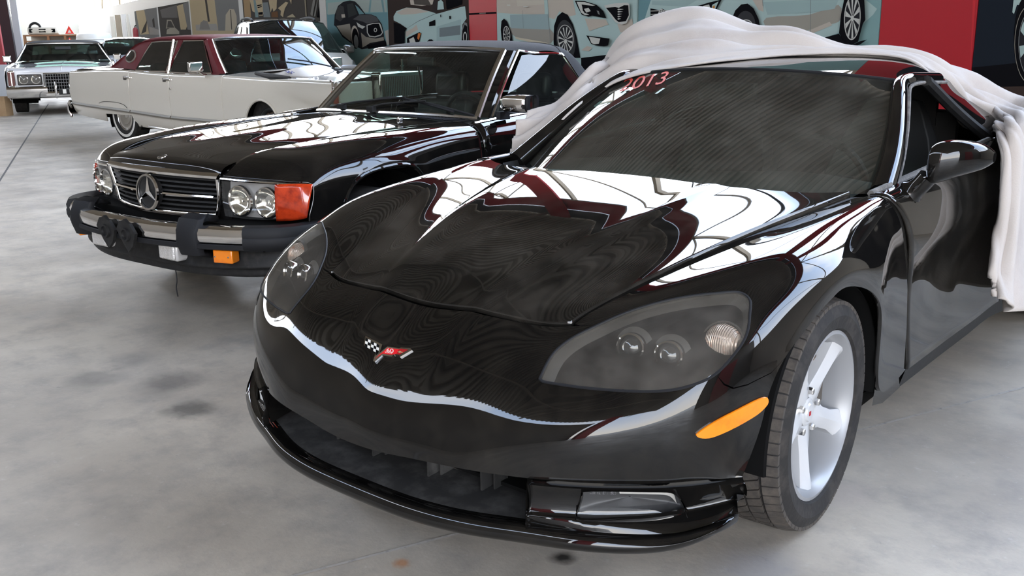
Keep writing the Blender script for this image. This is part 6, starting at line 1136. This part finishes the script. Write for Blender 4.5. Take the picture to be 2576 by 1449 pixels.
    B.p(BK, [(1470, 560), (1500, 532), (1540, 532), (1575, 575)]).p(GR, [(1940, 400), (1975, 300), (2010, 310), (2040, 420), (2042, 570), (1935, 570)]).p(BK, [(1950, 420), (1980, 330), (2015, 360), (2030, 560), (1945, 565)]).ell(CH, 1985, 500, 26, 70).ell(BK, 1985, 500, 17, 52).p(BK, [(1770, 215), (1790, 215), (1792, 255), (1772, 258)]).p(BK, [(1650, 200), (1662, 196), (1664, 230), (1652, 234)])
    B.p(BK, [(1020, 300), (1110, 330), (1195, 385), (1170, 430), (1170, 585), (1030, 585)]); B.done('poster of a pale off-roader on brown, left of the narrow red column')
    # narrow red column
    C = Board('red_column', (1180, 40), (1249, 40), 8.5, M['red'], d=.05); C.raw(BK, [(1176, 33.5), (1254, 29.5), (1254, 34), (1176, 38)]).raw((.3, .25, .22), [(1206, 32.6), (1222, 31.8), (1222, 34), (1206, 34.8)]); C.done('narrow red column with a thin black band, between two posters', 'column')
    # white saloon
    D = Board('poster_board', (1250, 40), (1603, 40), ZP, T3, ox=1240, oy=0, sc=5.367)
    D.p(LT, [(40, 0), (1940, 0), (1945, 600), (1600, 735), (1190, 785), (1100, 620), (60, 620)]).p(CRM, [(40, 0), (690, 0), (700, 200), (240, 185), (60, 170)]).p((.60, .55, .47), [(320, 0), (690, 0), (690, 60), (330, 85)]).p(CRM, [(740, 0), (1080, 0), (1120, 200), (1000, 230), (900, 150), (830, 260), (760, 240)]).p((.36, .34, .30), [(240, 360), (760, 380), (775, 590), (310, 500)], 3).p((.34, .44, .45), [(230, 200), (740, 190), (760, 400), (240, 380)])
    D.p(CRM, [(1240, 250), (1520, 260), (1560, 330), (1300, 420)]).p(CRM, [(1680, 330), (1880, 250), (1900, 400), (1720, 440)]).p(CRM, [(1190, 680), (1270, 620), (1340, 640), (1300, 690)])
    D.p(BK, [(818, 560), (825, 350), (870, 220), (935, 163), (1010, 200), (1080, 330), (1130, 500), (1180, 780), (830, 790)]).ell((.05, .052, .055), 985, 540, 128, 270, tilt=.08).ell(CH, 980, 520, 108, 186, tilt=.05).ell(DK, 980, 520, 98, 176, tilt=.05).spokes(CH, 980, 540, 98, 180, 12, .09).ell(CH, 980, 560, 20, 32)
    D.p(BK, [(105, 400), (115, 285), (150, 250), (190, 290), (250, 450), (272, 600), (125, 600)]).ell(CH, 185, 470, 48, 118, tilt=.05).ell(DK, 185, 470, 41, 108, tilt=.05).spokes(CH, 185, 480, 41, 112, 10, .09)
    D.p((.62, .56, .44), [(298, 498), (720, 572), (765, 602), (600, 590), (310, 525)]).line(GR, (738, 0), (775, 585), 5).line(GR, (400, 140), (410, 380), 3).p(CH, [(190, 60), (235, 62), (235, 78), (190, 78)]).p(CH, [(410, 78), (470, 82), (470, 100), (410, 98)])
    D.p(BK, [(1105, 8), (1240, 15), (1400, 65), (1490, 150), (1532, 248), (1340, 212), (1290, 228), (1200, 200), (1150, 110)]).p(CH, [(1130, 25), (1240, 28), (1380, 72), (1340, 80), (1200, 60), (1215, 150), (1300, 200), (1240, 205), (1190, 170)]).p(BK, [(1195, 62), (1340, 78), (1440, 125), (1515, 236), (1350, 204), (1235, 175)]).p(CH, [(1230, 120), (1290, 105), (1320, 150), (1260, 170)]).p(GR, [(1400, 140), (1430, 150), (1445, 200), (1420, 190)])
    D.p(CH, [(1500, 75), (1640, 45), (1815, 36), (1842, 60), (1848, 210), (1805, 312), (1740, 334), (1650, 296), (1575, 190)]).p(BK, [(1525, 105), (1650, 95), (1700, 105), (1770, 70), (1828, 72), (1835, 205), (1795, 285), (1700, 300), (1660, 270), (1590, 180)])
    for k in range(5): D.p(CH, [(1680, 128+32*k), (1692, 118+32*k), (1765-9*k, 124+32*k), (1692, 138+32*k)])
    D.p(BK, [(1260, 478), (1575, 520), (1555, 612), (1500, 626), (1380, 612), (1325, 592)]).p(CH, [(1295, 495), (1450, 520), (1430, 590), (1370, 598), (1330, 580)]).p(BK, [(1640, 612), (1680, 505), (1790, 468), (1760, 598)]).p(CH, [(1640, 630), (1740, 615), (1740, 632), (1645, 645)]).p(BK, [(1190, 782), (1600, 732), (1945, 610), (1945, 1400), (1200, 1400)])
    D.done('poster of a white saloon with black shield grille, right of the narrow red column')
    # white saloon with three-ellipse emblem
    Ee = Board('poster_board', (1606, 40), (2214, 40), ZP, (.26, .42, .42), ox=1600, oy=0, sc=4.025)
    Ee.p(T2, [(0, 0), (150, 0), (60, 300), (0, 320)]).p(LT, [(55, 330), (95, 170), (150, 0), (2330, 0), (2440, 90), (2400, 150), (2300, 240), (2060, 330), (1850, 405), (1600, 460), (100, 460)]).p(T3, [(160, 10), (620, 0), (500, 70), (160, 50)]).p((.38, .36, .31), [(1320, 180), (1750, 150), (2050, 50), (2070, 200), (1960, 250), (1770, 300), (1400, 360), (1330, 300)], 3).p(CRM, [(1640, 360), (1770, 300), (1960, 220), (1985, 255), (1770, 345), (1650, 380)]).p(T3, [(1290, 20), (1760, 0), (2050, 0), (2010, 90), (1760, 130), (1330, 150)]).p(CRM, [(1180, 0), (1280, 0), (1290, 120), (1240, 100)])
    Ee.p(BK, [(145, 85), (235, 102), (265, 88), (300, 105), (500, 88), (455, 170), (400, 240), (270, 300), (150, 300)])
    for k in range(5): Ee.line(CH, (148, 112+34*k), (478-14*k, 100+34*k), 7)
    Ee.ell(CH, 258, 160, 36, 68).ell(BK, 258, 160, 28, 58).ell(CH, 258, 158, 13, 54).ell(BK, 258, 158, 7, 46).ell(CH, 258, 136, 28, 22).ell(BK, 258, 136, 21, 15).p(BK, [(540, 138), (600, 68), (740, 25), (868, -5), (790, 145), (690, 125), (620, 150)]).p(CH, [(570, 130), (620, 80), (640, 75), (640, 145)]).p(CH, [(680, 60), (740, 45), (760, 110), (700, 115)]).p(LT, [(770, 50), (835, 15), (790, 120), (765, 100)]).p((.60, .28, .08), [(775, 60), (800, 55), (795, 95), (778, 92)])
    Ee.p(BK, [(960, 215), (1005, 105), (1065, 45), (1130, 36), (1190, 85), (1240, 190), (1270, 340), (1000, 340)]).ell((.05, .05, .055), 1110, 260, 100, 150).ell(CH, 1115, 280, 74, 84).ell(DK, 1115, 284, 66, 76).spokes(CH, 1115, 300, 66, 84, 9, .12)
    Ee.p(BK, [(2055, 335), (2075, 150), (2110, -20), (2310, -20), (2322, 200), (2295, 245), (2250, 420), (2180, 458), (2095, 410)]).ell(CH, 2190, 180, 84, 226, tilt=-.04).ell(DK, 2190, 180, 75, 214, tilt=-.04).spokes(CH, 2190, 180, 75, 218, 10, .14, tilt=-.04).ell(CH, 2190, 185, 16, 30)
    Ee.p(BK, [(1830, 402), (2055, 340), (2100, 412), (2180, 460), (2260, 420), (2340, 400), (2270, 450), (2110, 505), (1950, 480)]).line(GR, (1768, 0), (1765, 350), 5).line(GR, (1280, 0), (1284, 60), 4).line(GR, (840, 90), (965, 180), 4)
    Ee.done('poster of a white saloon with oval grille emblem, left of the wide red panel')
    Fp = Board('red_board', (2216, 40), (2457, 40), 8.5, M['red'], d=.05); Fp.raw((.66, .05, .06), [(2449, -40), (2457.5, -40), (2446, 222), (2438, 222)]); Fp.done('wide plain red panel, between two posters at the right', 'column')
    G = Board('poster_board', (2459, 40), (2800, 40), ZP, (.020, .025, .034), ox=2380, oy=0, sc=4.83)
    G.p(BK, [(300, 820), (1500, 700), (1500, 1060), (300, 1060)]).p((.060, .042, .036), [(300, 1060), (1500, 1040), (1500, 2400), (300, 2400)]).p(LT, [(805, 150), (840, -200), (1500, -200), (1500, 60), (860, 60), (825, 170)]).ell(BK, 1010, 480, 190, 560).ell(TAN, 1020, 540, 190, 480).ell(BK, 1020, 540, 183, 468).ell(GR, 1030, 540, 152, 400).ell(DK, 1030, 540, 144, 388).spokes(LT, 1030, 540, 144, 388, 7, .2)
    G.done('dark navy poster showing part of a car wheel, far right edge')
    H = Board('red_column', (2805, 40), (2960, 40), 8.5, M['red'], d=.05); o = H.done(None, None); o.name = 'unseen_red_column'; o['kind'] = 'structure'  # unseen red column beyond the view, added only for reflections
    I = Board('poster_board', (2965, 40), (3700, 40), ZP, BK); o = I.done(None, None); o.name = 'unseen_dark_board'; o['kind'] = 'structure'  # unseen dark board beside it, likewise added only for reflections
    # weathered boards far along the wall
    zt = at('w', 440, 10, y=-.05)[2]; TN, TG, TD = (.46, .37, .24), (.21, .205, .195), (.085, .078, .070)
    a = Board('weathered_board', (341, 60), (398, 60), zt, TG, ox=0, oy=0, sc=4.025)
    a.p(TN, [(1375, 110), (1460, 100), (1510, 345), (1420, 350)]).p(TD, [(1450, 280), (1490, 200), (1480, 320), (1430, 345)]).p((.33, .31, .28), [(1510, 270), (1640, 300), (1650, 350), (1515, 350)]).p(TD, [(1540, 200), (1560, 180), (1570, 280), (1550, 270)]).done('small weathered board at the far end of the wall row')
    b = Board('weathered_board', (401, 60), (479, 60), zt, TD, ox=0, oy=0, sc=4.025)
    b.p((.16, .15, .14), [(1620, 100), (1790, 50), (1800, 180), (1640, 180)]).p(TN, [(1790, 60), (1850, 40), (1900, 250), (1880, 300), (1830, 300)]).p(TG, [(1850, 40), (1920, 10), (1975, 300), (1900, 300)]).p((.34, .31, .25), [(1690, 300), (1720, 285), (1780, 285), (1815, 320), (1815, 345), (1685, 345)]).p((.30, .27, .22), [(1680, 290), (1690, 200), (1735, 200), (1775, 285), (1700, 285)]).p(TD, [(1692, 280), (1700, 212), (1730, 212), (1765, 280)]).done('weathered dark board with a pale old car bonnet printed low')
    c = Board('weathered_board', (482, 60), (604, 60), zt+.8, TN, ox=0, oy=0, sc=4.025)
    c.p(TG, [(2160, -100), (2430, -100), (2465, 310), (2210, 310)]).p((.35, .33, .30), [(1980, 250), (2190, 240), (2210, 310), (1985, 310)]).p(TD, [(2060, -100), (2080, -100), (2125, 220), (2105, 220)]).p((.25, .23, .21), [(2020, 300), (2030, 230), (2060, 205), (2100, 215), (2130, 300)]).p((.44, .38, .29), [(2280, 310), (2285, 150), (2325, 92), (2370, 95), (2395, 160), (2400, 310)]).p(TD, [(2330, 100), (2338, 98), (2350, 300), (2342, 300)]).done('weathered tan and grey board behind the maroon roof')
    d = Board('weathered_board', (614, 60), (806, 60), zt+.8, TD, ox=560, oy=0, sc=9.2)
    d.p((.36, .25, .14), [(470, -100), (620, -100), (660, 400), (510, 410)]).p(TN, [(600, -100), (720, -100), (770, 300), (690, 260)]).p((.20, .27, .27), [(700, -100), (780, -100), (830, 400), (760, 400)]).p(TN, [(740, -100), (900, -100), (950, 300), (930, 360), (840, 360), (800, 200)]).p(BK, [(825, 290), (930, 275), (930, 340), (840, 345)]).p(BK, [(800, 120), (900, 100), (905, 125), (802, 145)]).p(BK, [(810, 165), (905, 140), (908, 165), (812, 185)]).p((.20, .22, .22), [(920, 60), (1050, 50), (1110, 400), (950, 400)]).p(TN, [(1050, -100), (1260, -100), (1250, 200), (1180, 270), (1150, 180), (1110, 290)]).p((.16, .09, .05), [(1130, 280), (1270, 260), (1290, 400), (1130, 400)]).p(TN, [(1280, 190), (1460, 40), (1520, 60), (1440, 200), (1410, 330), (1400, 400), (1340, 350), (1350, 250)]).p(TN, [(1530, -50), (1600, -50), (1590, 100)]).p((.30, .26, .19), [(1890, -50), (1920, -50), (1950, 380), (1920, 380)]).p((.22, .21, .19), [(2100, -50), (2160, -50), (2080, 380), (2030, 330)]).p((.22, .21, .19), [(2200, -50), (2260, -50), (2150, 380), (2110, 380)]).p(BK, [(2180, 400), (2220, 130), (2300, 120), (2350, 400)]).p((.42, .36, .25), [(1480, 400), (1540, 360), (1620, 320), (1690, 400)]).done('weathered montage board of torn dark and tan prints above the estate car')
    for q0, q1, dz in ((398, 401, 0), (479, 482, 0), (604, 614, .8), (806, 822, .8)):
        s_ = Board('white_upright', (q0, 60), (q1, 60), zt+dz, (.66, .64, .60), d=.05); s_.done('slim white upright between printed boards along the rear wall', 'upright', 'white uprights between the boards')
def far_things():
    def fr(px, py, d):                                         # point at depth d along the viewing axis
        v = np.array([(px-W/2)/F, (py-H/2)/F, 1.])@CR; return CP+v*d
    D0 = 40.; a = math.radians(-39.9); ex = CR[0]*np.array([1, 1, 0]); ex /= np.linalg.norm(ex); ey = np.array([-ex[1], ex[0], 0]); ez = np.array([0, 0, 1.]); rz = math.atan2(ex[1], ex[0])
    c = fr(130, 87, D0); w = 2.25; zt = c[2]; R = tag(empty('storage_shelf', loc=(c[0], c[1], 0)), 'brown wooden shelf frame against the far wall, above the white convertible', 'shelf'); R.rotation_euler = (0, 0, rz)
    b = MB(); b.box((0, .25, zt-.03), (w, .6, .06)); b.build('shelf_top', M['wood'], R); b = MB(); b.box((0, .25, zt-.26), (w, .6, .04)); b.build('lower_board', M['wood'], R)
    for x in (-w/2, -.15, .55, w/2):
        b = MB(); b.box((x, .0, zt/2), (.09, .09, zt)); b.build('post', M['wood'], R)
    b = MB(); b.box((0, .55, zt-.4), (w, .03, .8)); b.build('back_board', M['cream'], R)
    # old bumper shell
    p = fr(108, 85, D0); R = tag(empty('bumper_shell', loc=(p[0], p[1], zt+.02)), 'old black and cream car front bumper shell lying on the wooden shelf', 'car part'); R.rotation_euler = (0, 0, rz)
    b = MB(); b.grid([[(x, .25*abs(x)**2+o, z) for x in np.linspace(-.62, .62, 15)] for o, z in ((.05, .0), (-.05, .03), (-.08, .14), (-.04, .25), (.05, .28))]); thick(b.build('shell', M['cream'], R), .03)
    for x, wd in ((-.42, .26), (.02, .30), (.40, .26)): b = MB(); b.box((x, -.06+.25*x*x, .14), (wd, .05, .15)); b.build('opening', M['void'], R, bev=.03)
    b = MB(); b.tube([(-.3+.22*math.cos(t), .02, .24+.20*math.sin(t)) for t in np.linspace(0, math.pi, 12)], .05, 8); b.build('arch_liner', M['plas'], R)
    def tri(px, py, s, label):
        p = fr(px, py, D0-.05)+np.array([0, 0, .02]); b = MB(); h = s*.88; b.prism([(-s/2, 0), (s/2, 0), (0, h)], (0, 0, 0), (1, 0, 0), (0, 0, 1), (0, -1, 0), .02, 0); k = s*.20; b.prism([(-k, s*.12), (k, s*.12), (0, s*.12+k*1.75)], (0, -.021, 0), (1, 0, 0), (0, 0, 1), (0, -1, 0), .004, 1)
        o = b.build('warning_triangle', [M['redplas'], M['white']], None, smooth=False); o.location = p; o.rotation_euler = (0, 0, rz); tag(o, label, 'warning triangle'); return o
    tri(176, 86.5, .37, 'large red warning triangle standing on the shelf above the white convertible'); q = tri(176, 102, .13, 'small red warning triangle below the larger one'); q.location.z = zt-.235
    p = fr(237, 100, D0-1); T = MB(); T.lathe([(0, 1.72), (.3, 1.72), (.62, 1.66), (.66, 1.55), (.66, .05), (.60, 0)], (0, 0, 0), (0, 0, 1), 36)
    for z in (.5, 1.0, 1.45): T.lathe([(.66, z-.03), (.675, z), (.66, z+.03)], (0, 0, 0), (0, 0, 1), 36)
    o = T.build('water_tank', M['white'], None); o.location = (p[0], p[1], 0); tag(o, 'round white water tank at the far end, above the small dark cars', 'tank')
    # items by the left edge
    g = at('o', -10, 293, z=0); b = MB(); b.box((0, .15, .18), (.62, .26, .36)); b.box((0, .15, .361), (.62, .06, .003)); o = b.build('cardboard_box', M['card'], None, smooth=False); e = at('o', 26, 292, z=0); o.location = e-ex*.36-ey*.05; o.location.z = 0; o.rotation_euler = (0, 0, rz); tag(o, 'brown cardboard box on the floor beside the white convertible, far left edge', 'box')
    for (x0, x1, d, z, m, nm, lab, cat) in ((-60, 14, 38, 4.2, 'redold', 'red_sheet', 'tall faded red sheet leaning at the far left edge', 'sheet'), (15, 44, 39, 4.2, 'darkband', 'black_sheet', 'tall black sheet between faded red sheet and grey post', 'sheet'), (45, 62, 40, 4.4, 'greypost', 'grey_post', 'tall pale grey steel post at the far left, beside the black sheet', 'post')):
        p, q = fr(x0, 150, d), fr(x1, 150, d); wd = float(np.linalg.norm((q-p)[:2])); c = (p+q)/2; b = MB(); b.box((0, 0, z/2), (wd, .12, z)); o = b.build(nm, M[m], None, smooth=False); o.location = (c[0], c[1], 0); o.rotation_euler = (0, math.radians(-1.5) if nm != 'grey_post' else 0, rz); tag(o, lab, cat)
    p = fr(-10, 200, 30); b = MB(); b.box((0, 0, .40), (.6, .5, .8)); o = b.build('grey_bin', M['greypost'], None, smooth=False); q = at('o', 2, 244, z=0); o.location = (q[0]-.1, q[1]+.2, 0); o.rotation_euler = (0, 0, rz); tag(o, 'pale grey crate at far left edge behind the cardboard box', 'crate')
    # boards leaning near the bright end
    for i, (x0, x1, y0, m, lab) in enumerate(((283, 293, 42, 'cream', 'slim cream board leaning nearest the bright opening'), (296, 309, 38, 'tanpaint', 'tan board leaning second from the bright opening'), (312, 322, 36, 'white', 'white plank leaning in the middle of the far boards'), (325, 331, 36, 'cream', 'slim cream plank leaning beside the dark red cylinder'))):
        d = 42; p, q = fr(x0, 100, d), fr(x1, 100, d); wd = float(np.linalg.norm((q-p)[:2])); zt_ = fr(x0, y0, d)[2]; b = MB(); b.box((0, 0, zt_/2), (wd, .06, zt_)); o = b.build('leaning_board', M[m], None, smooth=False); c = (p+q)/2; o.location = (c[0], c[1], 0); o.rotation_euler = (0, 0, rz); tag(o, lab, 'board')
    p, q = fr(340, 72, 41), fr(340, 95, 41); b = MB(); b.lathe([(0, 1.0), (.05, .99), (.10, .93), (.11, .85), (.11, .02), (.09, 0)], (0, 0, 0), (0, 0, 1), 20); b.tube([(0, 0, .98), (0, 0, 1.05), (.08, 0, 1.08)], .025, 6, 1); o = b.build('fire_extinguisher', [M['redold'], M['plas']], None); o.location = (p[0], p[1], .92); s_ = MB(); s_.box((0, 0, .46), (.4, .4, .92)); st_ = s_.build('stand', M['cream'], None); st_.location = (p[0], p[1], 0); tag(o, 'dark red cylinder extinguisher on a plinth at the far boards', 'fire extinguisher'); tag(st_, 'cream plinth under the dark red extinguisher at the far boards', 'plinth')
M['wood'] = mat('brown_wood', (.30, .15, .07), .7); M['redplas'] = mat('red_reflector_plastic', (.85, .05, .03), .35); M['card'] = mat('cardboard', (.40, .27, .15), .8, noise=(8, (.34, .22, .12), .4, .7)); M['redold'] = mat('faded_red', (.28, .035, .04), .6); M['greypost'] = mat('pale_grey_steel', (.50, .52, .55), .5)  # the triangles' red is plain plastic colour
build_boards(); far_things()
build_coupe()
build_cloth()
build_roadster()
build_sedan()
build_hood_panel()
build_convertible()
build_modern("s", "estate_car", "grey-green estate car with roof rails and beige bonnet, behind the cream sedan", 4.75, .98, 1.74, "greygreen", 1.02, 1.06, 1.05, 2.05, 4.35, True, .36, "sandpaint")
build_modern("h", "hatchback", "silver white hatchback with dark windows showing behind the maroon vinyl roof", 3.9, .87, 1.46, "white_paint", .92, .95, 1.05, 1.75, 3.6)
build_modern("g", "compact_car", "dark grey compact car partly hidden, just behind the white convertible", 4.1, .86, 1.33, "darkgrey", .84, .86, 1.0, 1.7, 3.5)
